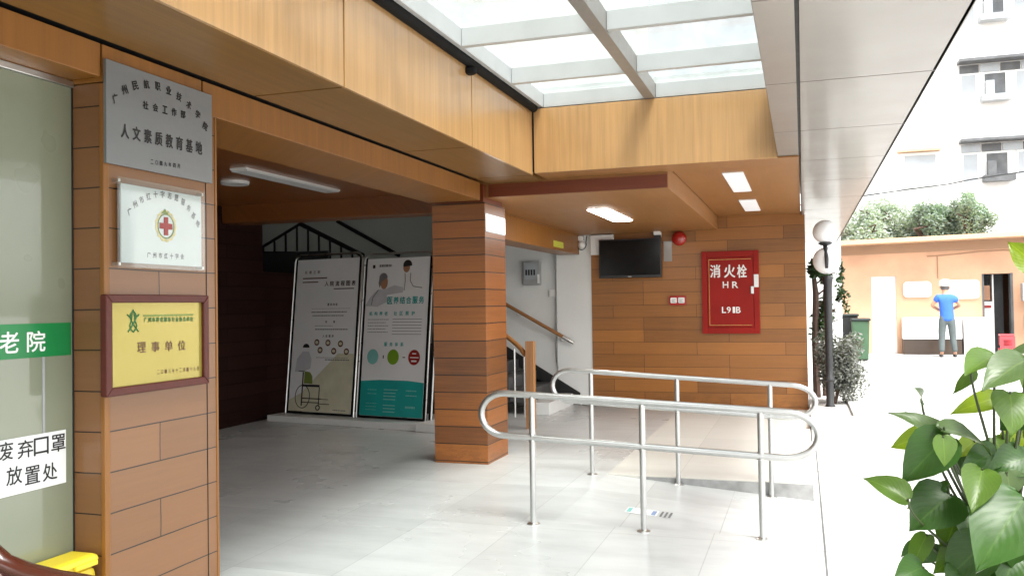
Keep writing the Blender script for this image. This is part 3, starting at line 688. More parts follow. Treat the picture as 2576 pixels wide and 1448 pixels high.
# left banner (wheelchair)
t, s = banner(-.02, 1.09, 2.12, 'white roll banner with a wheelchair drawing, the left one of the two', 0)
U = lambda f: .025 + f * 1.02
V = lambda f: 2.06 - f * 1.945
pr(s, 'cream_panel', 'creamink', polys([[(U(.0), V(1)), (U(1), V(1)), (U(1), V(.62)), (U(.75), V(.62)), (U(.45), V(.76)), (U(.2), V(.88)), (U(0), V(.93))]]), .0048)
pr(s, 'title', 'brownink', lambda bm, n: (spread(bm, '长者之家', fr(0), BUV, U(.15), U(.36), V(.085), V(.085), .04, .045, .02, n), fbox(bm, fr(0), BUV, U(.1), U(.5), V(.13), V(.122), .004, n), fbox(bm, fr(0), BUV, U(.1), U(.36), V(.155), V(.148), .004, n)))
pr(s, 'heading', 'ink', lambda bm, n: (spread(bm, '入院流程图表', fr(0), BUV, U(.5), U(.93), V(.165), V(.165), .062, .06, .03, n), fbox(bm, fr(0), BUV, U(.62), U(.94), V(.203), V(.197), .004, n)))
for tx, a, b, v in (('服务内容', .55, .68, .302), ('对象', .53, .66, .415), ('入住程序', .5, .65, .508)):
    pr(s, 'subheading', 'ink', lambda bm, n: spread(bm, tx, fr(0), BUV, U(a), U(b), V(v), V(v), .032, .03, .03, n))
pr(s, 'body_text', 'greyink', rects(textline(U(.28), U(.9), V(.33), .004) + textline(U(.28), U(.85), V(.355), .014) + textline(U(.3), U(.8), V(.378), .012) + textline(U(.35), U(.65), V(.443), .006) + textline(U(.36), U(.88), V(.468), .014) + textline(U(.4), U(.92), V(.65), .006) + textline(U(.55), U(.93), V(.665), .014)))
for a, b in ((.4, .55), (.58, .552), (.78, .557), (.46, .6), (.68, .605), (.88, .607)):
    pr(s, 'flow_disc', 'brownink', polys([ell(U(a), V(b), .042, .042, 12)])); pr(s, 'flow_symbol', 'creamink', polys([ell(U(a), V(b), .026, .022, 10)]), .0065)

pr(s, 'figure_hair', 'ink', polys([ell(U(.23), V(.585), .055, .05, 16, 0, 180) + [(U(.17), V(.605)), (U(.29), V(.605))][:0]]))
pr(s, 'figure_coat', 'paleink', polys([[(U(.18), V(.61)), (U(.28), V(.61)), (U(.33), V(.66)), (U(.32), V(.72)), (U(.2), V(.745)), (U(.07), V(.745)), (U(.09), V(.66))]]), .0048)
pr(s, 'wheelchair_drawing', 'ink', lambda bm, n: (
    tube(bm, [fr(U(.22) + .12 * math.cos(R(a)), V(.905) + .145 * math.sin(R(a)), n) for a in range(0, 360, 15)], .006, 4, closed=True),
    [fbox(bm, fr(0), BUV, U(a), U(b), V(d), V(c), .004, n) for a, b, c, d in ((.2, .22, .745, .965), (.13, .23, .738, .743), (.2, .49, .825, .84), (.2, .52, .912, .919), (.2, .5, .938, .944), (.48, .495, .84, .96), (.5, .66, .945, .95), (.5, .64, .915, .919))],
    tube(bm, [fr(U(.48) + .03 * math.cos(R(a)), V(.972) + .03 * math.sin(R(a)), n) for a in range(0, 360, 30)], .009, 4, closed=True)))
pr(s, 'chair_back', 'oliveink', polys([[(U(.23), V(.74)), (U(.32), V(.745)), (U(.36), V(.77)), (U(.37), V(.82)), (U(.23), V(.82))]]), .005)
pr(s, 'caption', 'greyink', rects(textline(U(.72), U(.92), V(.985), .012)))
# right banner (nurse)
t, s = banner(1.135, 2.16, 2.09, 'white roll banner with two portraits, coloured discs and a teal foot', 0)
U = lambda f: 1.18 + f * .935
V = lambda f: 2.03 - f * 1.915
pr(s, 'teal_panel', 'tealink', polys([[(U(0), V(1)), (U(1), V(1)), (U(1), V(.785)), (U(.75), V(.775)), (U(.3), V(.775)), (U(0), V(.785))]]), .0048)
pr(s, 'logo_mark', 'ink', rects([(U(.09), U(.13), V(.062), V(.04))]))
pr(s, 'logo_text', 'greyink', rects(textline(U(.2), U(.4), V(.055), .03)))
pr(s, 'elder_coat', 'paleink', polys([[(U(0), V(.305)), (U(.07), V(.25)), (U(.15), V(.215)), (U(.2), V(.2)), (U(.33), V(.2)), (U(.4), V(.215)), (U(.6), V(.222)), (U(.6), V(.19)), (U(.46), V(.175)), (U(.36), V(.19)), (U(.34), V(.23)), (U(.36), V(.28)), (U(.2), V(.31))]]), .0046)
pr(s, 'elder_face', 'skinink', polys([ell(U(.29), V(.155), .055, .085, 16)]), .0052)
pr(s, 'elder_hair', 'greyink', polys([ell(U(.275), V(.125), .062, .06, 14, 0, 180) + [(U(.2), V(.16)), (U(.22), V(.19)), (U(.25), V(.15))]]), .0058)
pr(s, 'nurse_coat', 'whiteink', polys([[(U(.6), V(.095)), (U(.7), V(.09)), (U(.8), V(.11)), (U(.88), V(.16)), (U(.96), V(.185)), (U(.96), V(.205)), (U(.56), V(.215)), (U(.58), V(.14))]]), .0046)
pr(s, 'nurse_face', 'skinink', polys([ell(U(.64), V(.062), .05, .065, 16)]), .0052)
pr(s, 'nurse_hair', 'ink', polys([ell(U(.655), V(.048), .065, .062, 18, -10, 200)]), .0058)
pr(s, 'coat_lines', 'greyink', strokes([[(U(.62), V(.1)), (U(.63), V(.15)), (U(.62), V(.21))], [(U(.71), V(.1)), (U(.71), V(.15)), (U(.76), V(.185)), (U(.9), V(.195))], [(U(.2), V(.205)), (U(.12), V(.25)), (U(.1), V(.3))]], .005))
pr(s, 'main_title', 'tealink', lambda bm, n: spread(bm, '医养结合服务', fr(0), BUV, U(.4), U(.9), V(.272), V(.272), .085, .075, .03, n))
for tx, a, b, v in (('机构养老', .1, .35, .355), ('社区照护', .5, .78, .355), ('服务体系', .37, .63, .55)):
    pr(s, 'subtitle', 'tealink', lambda bm, n: spread(bm, tx, fr(0), BUV, U(a), U(b), V(v), V(v), .048, .045, .03, n))
L = []
for i in range(5): L += textline(U(.06), U(.4 - .05 * (i % 2)), V(.395 + i * .02), .007)
for i in range(6): L.append((U(.46), U(.92), V(.393 + i * .019), V(.390 + i * .019)))
pr(s, 'body_text', 'greyink', rects(L))
for nm, mt, f in (('aqua_disc', 'aquaink', .17), ('lime_disc', 'limeink', .5), ('red_disc', 'redink', .83)):
    pr(s, nm, mt, polys([ell(U(f), V(.63), .085, .092, 26)]))
pr(s, 'disc_text', 'whiteink', rects([(U(.77), U(.9), V(.634), V(.628)), (U(.8), U(.86), V(.61), V(.603)), (U(.79), U(.87), V(.658), V(.648))]), .007)
pr(s, 'disc_links', 'ink', rects([(U(.335), U(.35), V(.64), V(.62)), (U(.65), U(.69), V(.634), V(.628))]))
L = []
for i in range(4): L += [(U(.38), U(.6 - (.03 if i else 0)), V(.838 + i * .02), V(.832 + i * .02))]
for i in range(3): L += [(U(.38), U(.57), V(.935 + i * .02), V(.929 + i * .02))]
for i in range(2): L += textline(U(.12), U(.27), V(.84 + i * .025), .008) + textline(U(.73), U(.9), V(.84 + i * .03), .012)
for i in range(3): L += textline(U(.1), U(.27), V(.925 + i * .02), .006)
L += textline(U(.73), U(.88), V(.945), .025)
pr(s, 'foot_text', 'aquaink', rects(L))
t = thing('banner_stand', 'thin black pole stand leaning beside the right banner', 'stand', fr(2.12, .0))
bm = B(); tube(bm, [fr(2.2, .08, -.02), fr(2.2, 1.9, -.02)], .012, 8); obj('pole', bm, 'blackmetal', t, smooth=True)
bm = B(); tube(bm, [fr(2.24, .08, .0), fr(2.24, .9, .0)], .012, 8); obj('pole', bm, 'steel', t, smooth=True)
bm = B(); tube(bm, [fr(2.19, 2.02, .02), fr(2.2, 1.85, .02), fr(2.19, 1.78, .02), fr(2.23, 1.7, .02)], .014, 8); obj('hook', bm, 'blackmetal', t, smooth=True)

# ------------------------------------------------------------------ plaques
def yp(x, y, X): p = at_x(x, y, X); return p.y, p.z
def arc(bm, s, o, uv, pts, h, w, bold, n):
    """characters along a polyline of given centres"""
    L = [Vector(p) for p in pts]; k = len(s)
    seg = [(b - a).length for a, b in zip(L, L[1:])]; tot = sum(seg)
    for i, ch in enumerate(s):
        d = tot * i / (k - 1); j = 0
        while j < len(seg) - 1 and d > seg[j]: d -= seg[j]; j += 1
        p = L[j] + (L[j + 1] - L[j]) * min(1, d / seg[j]); q0 = L[max(0, j - 1)]; q1 = L[min(len(L) - 1, j + 2)]
        write(bm, ch, o, uv, p.x, p.y, h, w, bold, math.atan2(q1.y - q0.y, q1.x - q0.x) * .7, n)
t = thing('plaque', 'grey brushed metal plaque with black arched characters, topmost on the plaque pillar', 'plaque', (XJ, 3.21, 2.02), 'plaques on the pillar')
Y0, Y1, Z0, Z1 = 2.872, 3.548, 2.024, 2.45
bm = B(); box(bm, XJ + .006, XJ + .022, Y0, Y1, Z0, Z1); obj('plate', bm, 'silver', t, bevel=.002)
X1 = XJ + .0225
bm = B(); O = (X1, 0, 0)
arc(bm, '广州民航职业技术学院', O, YZ, [yp(*p, X1) for p in ((290, 248), (318, 222), (345, 214), (371, 212), (398, 218), (425, 228), (448, 242), (470, 260), (495, 285), (516, 318))], .036, .032, .045, .001)
obj('arched_lettering', bm, 'ink', t); bm = B()
spread(bm, '社会工作部', O, YZ, *[v for pair in zip(yp(366, 265, X1), yp(460, 288, X1)) for v in pair], .034, .031, .05, .001)
obj('middle_lettering', bm, 'ink', t); bm = B()
spread(bm, '人文素质教育基地', O, YZ, *[v for pair in zip(yp(314, 330, X1), yp(500, 372, X1)) for v in pair], .058, .044, .035, .001)
obj('title_lettering', bm, 'ink', t); bm = B()
spread(bm, '二〇一九年四月', O, YZ, *[v for pair in zip(yp(382, 407, X1), yp(449, 418, X1)) for v in pair], .019, .016, .03, .001)
obj('date_lettering', bm, 'ink', t)
t = thing('plaque', 'clear acrylic plaque with a red cross emblem, between the grey and the gold plaques', 'plaque', (XJ, 3.2, 1.6), 'plaques on the pillar')
Y0, Y1, Z0, Z1 = 2.915, 3.475, 1.60, 1.975
bm = B(); box(bm, XJ + .032, XJ + .04, Y0, Y1, Z0, Z1); obj('cover', bm, 'acrylicedge', t, bevel=.002)
bm = B(); box(bm, XJ + .02, XJ + .03, Y0 + .028, Y1 - .022, Z0 + .02, Z1 - .025); obj('plate', bm, 'acrylic', t, bevel=.002)
bm = B()
for y in (Y0 + .015, Y1 - .015):
    for z in (Z0 + .015, Z1 - .015): fbox(bm, (0, y, z), YZ, -.006, .006, -.006, .006, XJ, XJ + .032)
obj('standoffs', bm, 'steel', t)
X1 = XJ + .0305; O = (X1, 0, 0); bm = B()
arc(bm, '广州市红十字志愿服务基地', O, YZ, [yp(*p, X1) for p in ((326, 532), (340, 513), (359, 500), (382, 490), (402, 488), (424, 491), (444, 498), (463, 510), (480, 530), (497, 562))], .029, .025, .03, .001)
obj('arched_lettering', bm, 'ink', t); bm = B()
spread(bm, '广州市红十字会', O, YZ, *[v for pair in zip(yp(374, 641, X1), yp(458, 645, X1)) for v in pair], .024, .020, .03, .001)
obj('lettering', bm, 'ink', t)
cy_, cz_ = yp(417, 569, X1)
bm = B()
for i in range(26):
    a = R(i * 360 / 26 + 90); r = .062; p = (cy_ + r * .98 * math.cos(a), cz_ + r * 1.02 * math.sin(a))
    e = []
    for k in range(8):
        th = R(k * 45); x, y = .014 * math.cos(th), .006 * math.sin(th); b = a + R(62 if i % 2 else 118)
        e.append((p[0] + x * math.cos(b) - y * math.sin(b), p[1] + x * math.sin(b) + y * math.cos(b)))
    prism(bm, e, O, YZ, .0002, .0012 + .0003 * (i % 2))
obj('wreath', bm, 'goldink', t)
bm = B(); tube(bm, [(X1 + .001, cy_ + .051 * math.cos(R(a)), cz_ + .053 * math.sin(R(a))) for a in range(0, 360, 12)], .003, 4, closed=True)
prism(bm, [(cy_ - .03, cz_ + .055), (cy_ - .005, cz_ + .078), (cy_ + .004, cz_ + .062), (cy_ + .02, cz_ + .07), (cy_ + .012, cz_ + .055)], O, YZ, .0002, .0019); obj('wreath_ring', bm, 'oliveink', t)
bm = B()
a, b = .013, .04
fbox(bm, O, YZ, cy_ - b, cy_ + b, cz_ - a, cz_ + a, .0002, .0030); fbox(bm, O, YZ, cy_ - a, cy_ + a, cz_ - b, cz_ + b, .0002, .0032); obj('red_cross', bm, 'redink', t)
t = thing('plaque', 'gold plaque in a dark mahogany frame, lowest on the plaque pillar', 'plaque', (XJ, 3.17, 1.07), 'plaques on the pillar')
Y0, Y1, Z0, Z1 = 2.848, 3.492, 1.074, 1.488; fw = .034
bm = B()
for p in ([(Y0, Z0), (Y1, Z0), (Y1 - fw, Z0 + fw), (Y0 + fw, Z0 + fw)], [(Y1, Z0), (Y1, Z1), (Y1 - fw, Z1 - fw), (Y1 - fw, Z0 + fw)], [(Y1, Z1), (Y0, Z1), (Y0 + fw, Z1 - fw), (Y1 - fw, Z1 - fw)], [(Y0, Z1), (Y0, Z0), (Y0 + fw, Z0 + fw), (Y0 + fw, Z1 - fw)]):
    prism(bm, p, (XJ + .005, 0, 0), YZ, 0, .035)
obj('frame', bm, 'mahogany', t, bevel=.005)
bm = B(); box(bm, XJ + .006, XJ + .022, Y0 + fw - .002, Y1 - fw + .002, Z0 + fw - .002, Z1 - fw + .002); obj('plate', bm, 'gold', t)
X1 = XJ + .0225; O = (X1, 0, 0); bm = B()
spread(bm, '广州市养老服务行业协会单位', O, YZ, *[v for pair in zip(yp(366, 804, X1), yp(482, 802, X1)) for v in pair], .020, .018, .04, .001); obj('small_lettering', bm, 'greenink', t)
bm = B(); a, b = yp(360, 794, X1), yp(486, 794, X1); fbox(bm, O, YZ, a[0], b[0], a[1] - .004, a[1] + .004, 0, .001); obj('green_rule', bm, 'oliveink', t)
bm = B(); spread(bm, '理事单位', O, YZ, *[v for pair in zip(yp(356, 873, X1), yp(457, 868, X1)) for v in pair], .044, .05, .012, .001)
obj('title_lettering', bm, 'brownink', t); bm = B()
spread(bm, '二〇一八年十二月一十八日', O, YZ, *[v for pair in zip(yp(398, 935, X1), yp(498, 926, X1)) for v in pair], .017, .012, .02, .001); obj('lettering', bm, 'brownink', t)
bm = B(); c0 = Vector(yp(335, 805, X1))
for sg in (-1, 1):
    tube(bm, [(X1 + .001, c0.x + sg * a, c0.y + b) for a, b in ((-.03, -.048), (-.012, -.03), (.008, -.006), (.018, .012), (.034, .024))], .0035, 4)
    tube(bm, [(X1 + .001, c0.x + sg * a, c0.y + b) for a, b in ((.0, -.05), (.016, -.036), (.02, -.022), (.01, .0), (.006, .03), (0, .044))], .0032, 4)
    tube(bm, [(X1 + .001, c0.x + sg * a, c0.y + b) for a, b in ((.018, .01), (.016, .024), (.008, .034))], .003, 4)
obj('emblem', bm, 'greenink', t)

# ------------------------------------------------------------------ glass door, notice, chair, bin
XG = -2.862
t = thing('glass_door', 'frosted glass door with a green lettered band at the left edge', 'door', (XG, 1.9, 0))
bm = B(); box(bm, XG - .012, XG, .2, 2.874, .01, 2.345); obj('pane', bm, 'frost', t)
bm = B(); box(bm, XG - .05, XG + .012, .2, 2.88, 2.346, 2.374); obj('top_track', bm, 'steel', t, bevel=.003)
bm = B(); box(bm, XG - .016, XG + .003, 2.8745, 2.8815, .01, 2.345); obj('edge_seal', bm, 'blackplastic', t)
bm = B(); a = yp(112, 905, XG); box(bm, XG + .0003, XG + .002, a[0] - .012, a[0], .75, 1.243); obj('pane_joint', bm, 'greyplastic', t)
bm = B(); box(bm, XG + .0006, XG + .0014, .3, 2.868, 1.243, 1.376); gb = obj('green_band', bm, 'green', t)
bm = B(); a = yp(22, 861, XG); b = yp(90, 858, XG); write(bm, '老', (XG + .0016, 0, 0), YZ, a[0], a[1], .08, .085, .018, n=.0008); write(bm, '院', (XG + .0016, 0, 0), YZ, b[0], b[1], .08, .085, .018, n=.0008)
d = a[0] - b[0]; write(bm, '养', (XG + .0016, 0, 0), YZ, a[0] + d, a[1], .08, .085, .018, n=.0008); obj('lettering', bm, 'whiteink', gb)
t = thing('paper_notice', 'white paper notice about discarded masks taped low on the glass door', 'notice', (XG, 2.65, .73))
bm = B(); box(bm, XG + .001, XG + .003, 2.46, 2.837, .728, .942); obj('sheet', bm, 'paper', t)
bm = B(); O = (XG + .003, 0, 0)
for ch, px, py in (('废', 11, 1134), ('弃', 62, 1128), ('口', 102, 1121), ('罩', 145, 1113), ('放', 34, 1195), ('置', 80, 1193), ('处', 124, 1185)):
    p = yp(px, py, XG); write(bm, ch, O, YZ, p[0], p[1], .068, .07, .012, n=.001)
obj('lettering', bm, 'ink', t)
t = thing('armchair', 'dark wooden chair with a curved top rail below the paper notice', 'chair', (-2.3, 1.9, 0))
p = [at_d(*q) for q in ((-120, 1360, 2.55), (-40, 1372, 2.62), (10, 1416, 2.62), (70, 1441, 2.6), (140, 1458, 2.58), (210, 1468, 2.55), (262, 1476, 2.5), (290, 1500, 2.45))]
bm = B(); tube(bm, p, [.03, .03, .03, .031, .031, .029, .026, .02], 12); obj('top_rail', bm, 'chairwood', t, smooth=True)
bm = B(); tube(bm, [q + Vector((0, 0, -.07)) for q in p], [.05] * 7 + [.03], 12); obj('back_board', bm, 'chairwood', t, smooth=True)
c = Vector(((p[1].x + p[6].x) / 2 - .05, (p[1].y + p[6].y) / 2 - .2, 0))
bm = B(); box(bm, c.x - .26, c.x + .26, c.y - .24, c.y + .24, .42, .46); obj('seat', bm, 'chairwood', t, bevel=.015)
for i in (1, 3, 5, 6):
    bm = B(); tube(bm, [(p[i].x, p[i].y, .44), p[i]], .014, 8); obj('spindle', bm, 'chairwood', t, smooth=True)
for sx in (-1, 1):
    for sy in (-1, 1):
        bm = B(); tube(bm, [(c.x + sx * .24, c.y + sy * .21, 0), (c.x + sx * .22, c.y + sy * .2, .43)], [.018, .022], 8); obj('leg', bm, 'chairwood', t, smooth=True)
t = thing('waste_bin', 'yellow bin peeking up behind the dark chair at the foot of the plaque pillar', 'bin', (-2.62, 2.62, 0))
zt = at_x(190, 1393, -2.78).z
bm = B(); box(bm, -2.85, -2.715, 2.60, 2.855, 0, zt - .05); obj('body', bm, 'yellow', t, bevel=.03)
bm = B(); box(bm, -2.856, -2.707, 2.585, 2.862, zt - .048, zt); obj('lid', bm, 'yellow', t, bevel=.024)
bm = B(); box(bm, -2.707, -2.69, 2.72, 2.83, zt - .04, zt - .02); obj('lid_grip', bm, 'yellow', t, bevel=.005)

# ------------------------------------------------------------------ ramp railings
def railing(Y, label, posts, tops, lows, ends, bases, r=.0215):
    t = thing('ramp_railing', label, 'railing', (-.98, Y, 0), 'railings along the ramp')
    (xa, za), (xb, zb) = tops; (xc, zc), (xd, zd) = lows
    L = Vector((ends[0], Y, 0)); pts = []
    st = lambda x, A, b_: A[1] + (b_[1] - A[1]) * (x - A[0]) / (b_[0] - A[0])
    rx0 = xa - ends[0]; rx1 = ends[1] - xb
    for i in range(13): x = xa + (xb - xa) * i / 12; pts.append((x, Y, st(x, tops[0], tops[1])))
    zt, zl = st(xb, tops[0], tops[1]), st(xb, lows[0], lows[1]); h = (zt - zl) / 2
    for i in range(1, 14): a = R(90 - 180 * i / 14); pts.append((xb + rx1 * math.cos(a), Y, (zt + zl) / 2 + h * math.sin(a)))
    for i in range(13): x = xb + (xa - xb) * i / 12; pts.append((x, Y, st(x, lows[0], lows[1])))
    zt, zl = st(xa, tops[0], tops[1]), st(xa, lows[0], lows[1]); h = (zt - zl) / 2
    for i in range(1, 14): a = R(270 - 180 * i / 14); pts.append((xa + rx0 * math.cos(a), Y, (zt + zl) / 2 + h * math.sin(a)))
    bm = B(); tube(bm, pts, r, 14, closed=True); obj('rail_loop', bm, 'railmetal', t, smooth=True)
    for x, zb_ in zip(posts, bases):
        bm = B(); tube(bm, [(x, Y, zb_ - .01), (x, Y, st(x, tops[0], tops[1]) - .01)], r * .92, 14); obj('post', bm, 'railmetal', t, smooth=True)
        bm = B(); lathe(bm, [(.042, 0), (.042, .006), (.03, .012), (r, .014)], (x, Y, zb_ - .002), 16); obj('base_flange', bm, 'steel', t, smooth=True)
        bm = B(); zl_ = st(x, lows[0], lows[1])
        for dz in (-r * 1.15, r * .95): lathe(bm, [(r * .9, 0), (r * 1.12, .002), (r * 1.12, .006), (r * .9, .008)], (x, Y, zl_ + dz), 14)
        obj('weld_collars', bm, 'steel', t, smooth=True)
railing(5.49, 'nearer of the two looped steel ramp railings, standing in front of the ramp', (-1.69, -.97, -.255), ((-1.88, .843), (-.12, .763)), ((-1.88, .566), (-.12, .489)), (-2.04, .072), (0, 0, 0))
railing(7.2, 'farther of the two looped steel ramp railings, on the platform edge before the plank wall', (-1.697, -.984, -.26), ((-1.88, .866), (-.12, .770)), ((-1.88, .608), (-.12, .513)), (-2.03, .078), (0, -.05, -.107), .0205)
bm = B(); p = [at_y(1580, 1283, 6.01), ]
t = thing('floor_sticker', 'small blue floor sticker lying on the ramp, seen under the nearer railing', 'sticker', (-1.05, 6.1, -.045))
def rz(x): return -.165 * (x + 1.58) / 2.04 + .003
def ramp_quad(x0, x1, y0, y1, k): 
    bm = B(); vs = [bm.verts.new((x, y, rz(x) + .001 * k)) for x, y in ((x0, y0), (x1, y0), (x1, y1), (x0, y1))]; bm.faces.new(vs); return bm
obj('sheet', ramp_quad(-1.21, -.99, 6.08, 6.24, 0), M['paper'], t)
obj('blue_print', ramp_quad(-1.2, -1.17, 6.1, 6.22, 1), M['aquaink'], t); obj('blue_print', ramp_quad(-1.03, -1.0, 6.1, 6.22, 1), M['bluegrey'], t); obj('white_print', ramp_quad(-1.12, -1.04, 6.11, 6.2, 1), M['whiteink'], t)
for i in range(3): obj('stripe', ramp_quad(-.97 + i * .03, -.955 + i * .03, 6.09, 6.24, 0), M['greyink'], t)

# ------------------------------------------------------------------ yard: planter, lamp, bush
bm = B(); z1 = .15
t = thing('planter', 'low white kerbed planting bed at the foot of the globe lamp', 'planter', (.35, 11.1, -.13))
bm = B(); box(bm, .06, .63, 10.3, 10.42, -.15, z1); box(bm, .51, .63, 10.42, 14, -.15, z1); obj('kerb_wall', bm, 'planterstone', t, bevel=.008)
bm = B(); box(bm, .06, .51, 10.42, 14, -.15, z1 - .04); obj('pebble_bed', bm, 'soil', t)
bm = B(); box(bm, .63, .95, 10.9, 11.6, -.14, .0)
obj('kerb_stone', bm, 'white', label='low white step stone beside the planting bed', cat='kerb stone', bevel=.01)
YL = 11.6
t = thing('globe_lamp', 'black post lamp with two white globes beside the plank wall', 'lamp', (.3, YL, .1))
c0 = at_y(2086, 1000, YL); c1 = at_y(2084, 690, YL); xl = (c0.x + c1.x) / 2
bm = B(); lathe(bm, [(.06, .1), (.06, .12), (.045, .15), (.045, .42), (.06, .44), (.06, .46), (.042, .49), (.045, .6), (.05, 1.5), (.052, 1.62), (.06, 1.66), (.06, 1.7), (.045, 1.73)], (xl, YL, 0), 16); obj('post', bm, 'iron', t, smooth=True)
g2 = at_y(2080, 655, YL); g1 = at_y(2075, 583, YL)
bm = B(); sphere(bm, (g2.x, YL + .02, g2.z), .168); obj('globe', bm, 'globe', t, smooth=True)
bm = B(); sphere(bm, (g1.x, YL - .02, g1.z), .145); obj('globe', bm, 'globe', t, smooth=True)
bm = B(); lathe(bm, [(.05, 0), (.085, .02), (.085, .035), (.02, .04)], (g1.x, YL - .02, g1.z - .17), 16); tube(bm, [(g1.x, YL - .02, g1.z - .16), (g1.x + .005, YL - .1, g1.z - .26), (g1.x + .01, YL - .17, g1.z - .34), (g1.x + .01, YL - .17, g1.z - .46)], [.03, .022, .026, .02], 10); obj('bracket', bm, 'iron', t, smooth=True)
def leaf_cloud(bm, c, rad, n, size, rng, clumps=10, flat=.0, dense=.55):
    c = Vector(c); cl = []
    for i in range(clumps):
        v = Vector((rng.gauss(0, 1), rng.gauss(0, 1), rng.gauss(0, 1))).normalized() * rng.uniform(.25, .95)
        cl.append((Vector((v.x * rad[0], v.y * rad[1], v.z * rad[2])), rng.uniform(.25, .5)))
    for i in range(n):
        o, k = rng.choice(cl); v = Vector((rng.gauss(0, 1), rng.gauss(0, 1), rng.gauss(0, 1))).normalized() * (rng.random() ** .4) * k
        p = c + o * .8 + Vector((v.x * rad[0], v.y * rad[1], v.z * rad[2]))
        s = size * rng.uniform(.6, 1.3)
        a = Vector((rng.gauss(0, 1), rng.gauss(0, 1), rng.gauss(0, .6))).normalized(); b = a.orthogonal().normalized()
        b = (Matrix.Rotation(rng.uniform(0, 6.28), 3, a) @ b)
        vs = [bm.verts.new(p + a * s), bm.verts.new(p + b * s * .45 + a * s * .2), bm.verts.new(p - a * s), bm.verts.new(p - b * s * .45 - a * s * .1)]
        bm.faces.new(vs)
    return bm
rg = random.Random(11)
t = thing('bush', 'bushy grey-green shrub around the foot of the globe lamp', 'shrub', (.4, 11.9, .1))
bm = B(); leaf_cloud(bm, (.42, 11.9, .56), (.40, .42, .50), 7500, .026, rg, 34); obj('foliage', bm, 'bushleaf', t)
bm = B()
for i in range(9): tube(bm, [(.36, 11.9, .08), (.36 + rg.uniform(-.1, .1), 11.9 + rg.uniform(-.1, .1), .4), (.36 + rg.uniform(-.3, .3), 11.95 + rg.uniform(-.2, .2), rg.uniform(.6, 1.0))], [.012, .009, .004], 5)
obj('stems', bm, 'bark', t)
t = thing('small_tree', 'slim dark tree squeezed between the plank wall and the globe lamp', 'tree', (.16, 12.7, .1))
bm = B(); tube(bm, [(.16, 12.7, .05), (.15, 12.7, .9), (.17, 12.68, 1.5), (.13, 12.7, 2.0)], [.05, .045, .04, .02], 8); tube(bm, [(.27, 12.9, .1), (.26, 12.9, 1.0), (.3, 12.9, 1.8)], [.035, .03, .015], 8)
for i in range(6): tube(bm, [(.17, 12.7, .8 + i * .17), (.3 + .05 * (i % 3), 12.6 + .1 * (i % 2), .95 + i * .17), (.42 + .08 * (i % 2), 12.6, 1.05 + i * .14)], [.014, .01, .004], 5)
obj('trunk', bm, 'bark', t)
bm = B(); leaf_cloud(bm, (.2, 12.7, 1.85), (.2, .25, .3), 600, .05, rg, 10); leaf_cloud(bm, (.25, 12.8, 1.15), (.2, .25, .5), 500, .045, rg, 12); leaf_cloud(bm, (.5, 12.7, 1.6), (.12, .2, .4), 200, .04, rg, 8); obj('crown', bm, 'vineleaf', t)
bm = B(); box(bm, -1.5, .74, 18.7, 18.9, -.1, 3.0); obj('yard_wall', bm, 'whitewall', label='white end wall behind the globe lamp', cat='wall')

# ------------------------------------------------------------------ yard: orange building
YB = 22.6
def bp(x, y): p = at_y(x, y, YB); return p.x, p.z
t = thing('orange_building', 'low orange outbuilding with a flat roof across the yard', 'building', (4, 24, .15))
dx0, dx1, dz1 = 3.94, 4.52, 1.985
bm = B()
for a in ((-.5, 1.56, 0, 2.8), (1.56, 2.1, 1.98, 2.8), (2.1, dx0, 0, 2.8), (dx0, dx1, dz1, 2.8), (dx1, 11, 0, 2.8)): box(bm, a[0], a[1], YB, YB + .2, a[2], a[3])
box(bm, -.5, -.3, YB + .2, 26, 0, 2.8); box(bm, 10.8, 11, YB + .2, 26, 0, 2.8); box(bm, -.3, 10.8, 25.8, 26, 0, 2.8)
obj('wall', bm, 'orange', t)
bm = B(); prism(bm, [(-.8, 2.78), (11.4, 3.02), (11.4, 2.92), (-.8, 2.68)][::1], (0, 26.3, 0), XZ, 0, 4.4); bmesh.ops.recalc_face_normals(bm, faces=bm.faces); obj('roof', bm, 'orangeroof', t)
bm = B(); prism(bm, [(-.8, 2.68), (11.4, 2.92), (11.4, 2.70), (-.8, 2.46)], (0, 22.62, 0), XZ, 0, .06); bmesh.ops.recalc_face_normals(bm, faces=bm.faces); obj('eave_board', bm, 'eave', t)
bm = B(); box(bm, 1.56, 2.1, YB + .05, YB + .1, .15, 1.98); k = obj('door', bm, 'awning', t)
bm = B(); box(bm, 1.98, 2.02, YB + .03, YB + .05, 1.0, 1.15); obj('handle', bm, 'steel', k)
for i, (x0, x1, z0, z1) in enumerate(((2.25, 2.86, 1.47, 1.84), (3.12, 3.87, 1.42, 1.86))):
    bm = B(); prism(bm, rrect(x0, x1, z0, z1, .1), (0, YB, 0), XZ, 0, .05); k = obj('window', bm, 'awning', t, label=('left rounded white window' if i == 0 else 'right rounded white window with an aqua top'))
    bm = B(); box(bm, x0 + .05, x1 - .05, YB - .056, YB - .05, z0 + .04, z1 - .12); obj('pane', bm, 'white', k)
    if i: 
        bm = B(); box(bm, x0 + .12, x1 - .05, YB - .058, YB - .05, z1 - .1, z1 - .02); obj('blind', bm, 'aqua', k)
bm = B(); box(bm, dx0, dx1, YB + .9, YB + .95, .1, 2.0); box(bm, dx0, dx1, YB + .2, YB + .9, 1.99, 2.02); obj('doorway_back', bm, 'aptdark', t)
bm = B(); box(bm, dx0 - .02, dx0 + .02, YB - .01, YB + .2, .15, dz1); box(bm, dx1 - .02, dx1 + .03, YB - .012, YB + .2, .15, dz1 + .01); obj('door_frame', bm, 'aptdark', t)
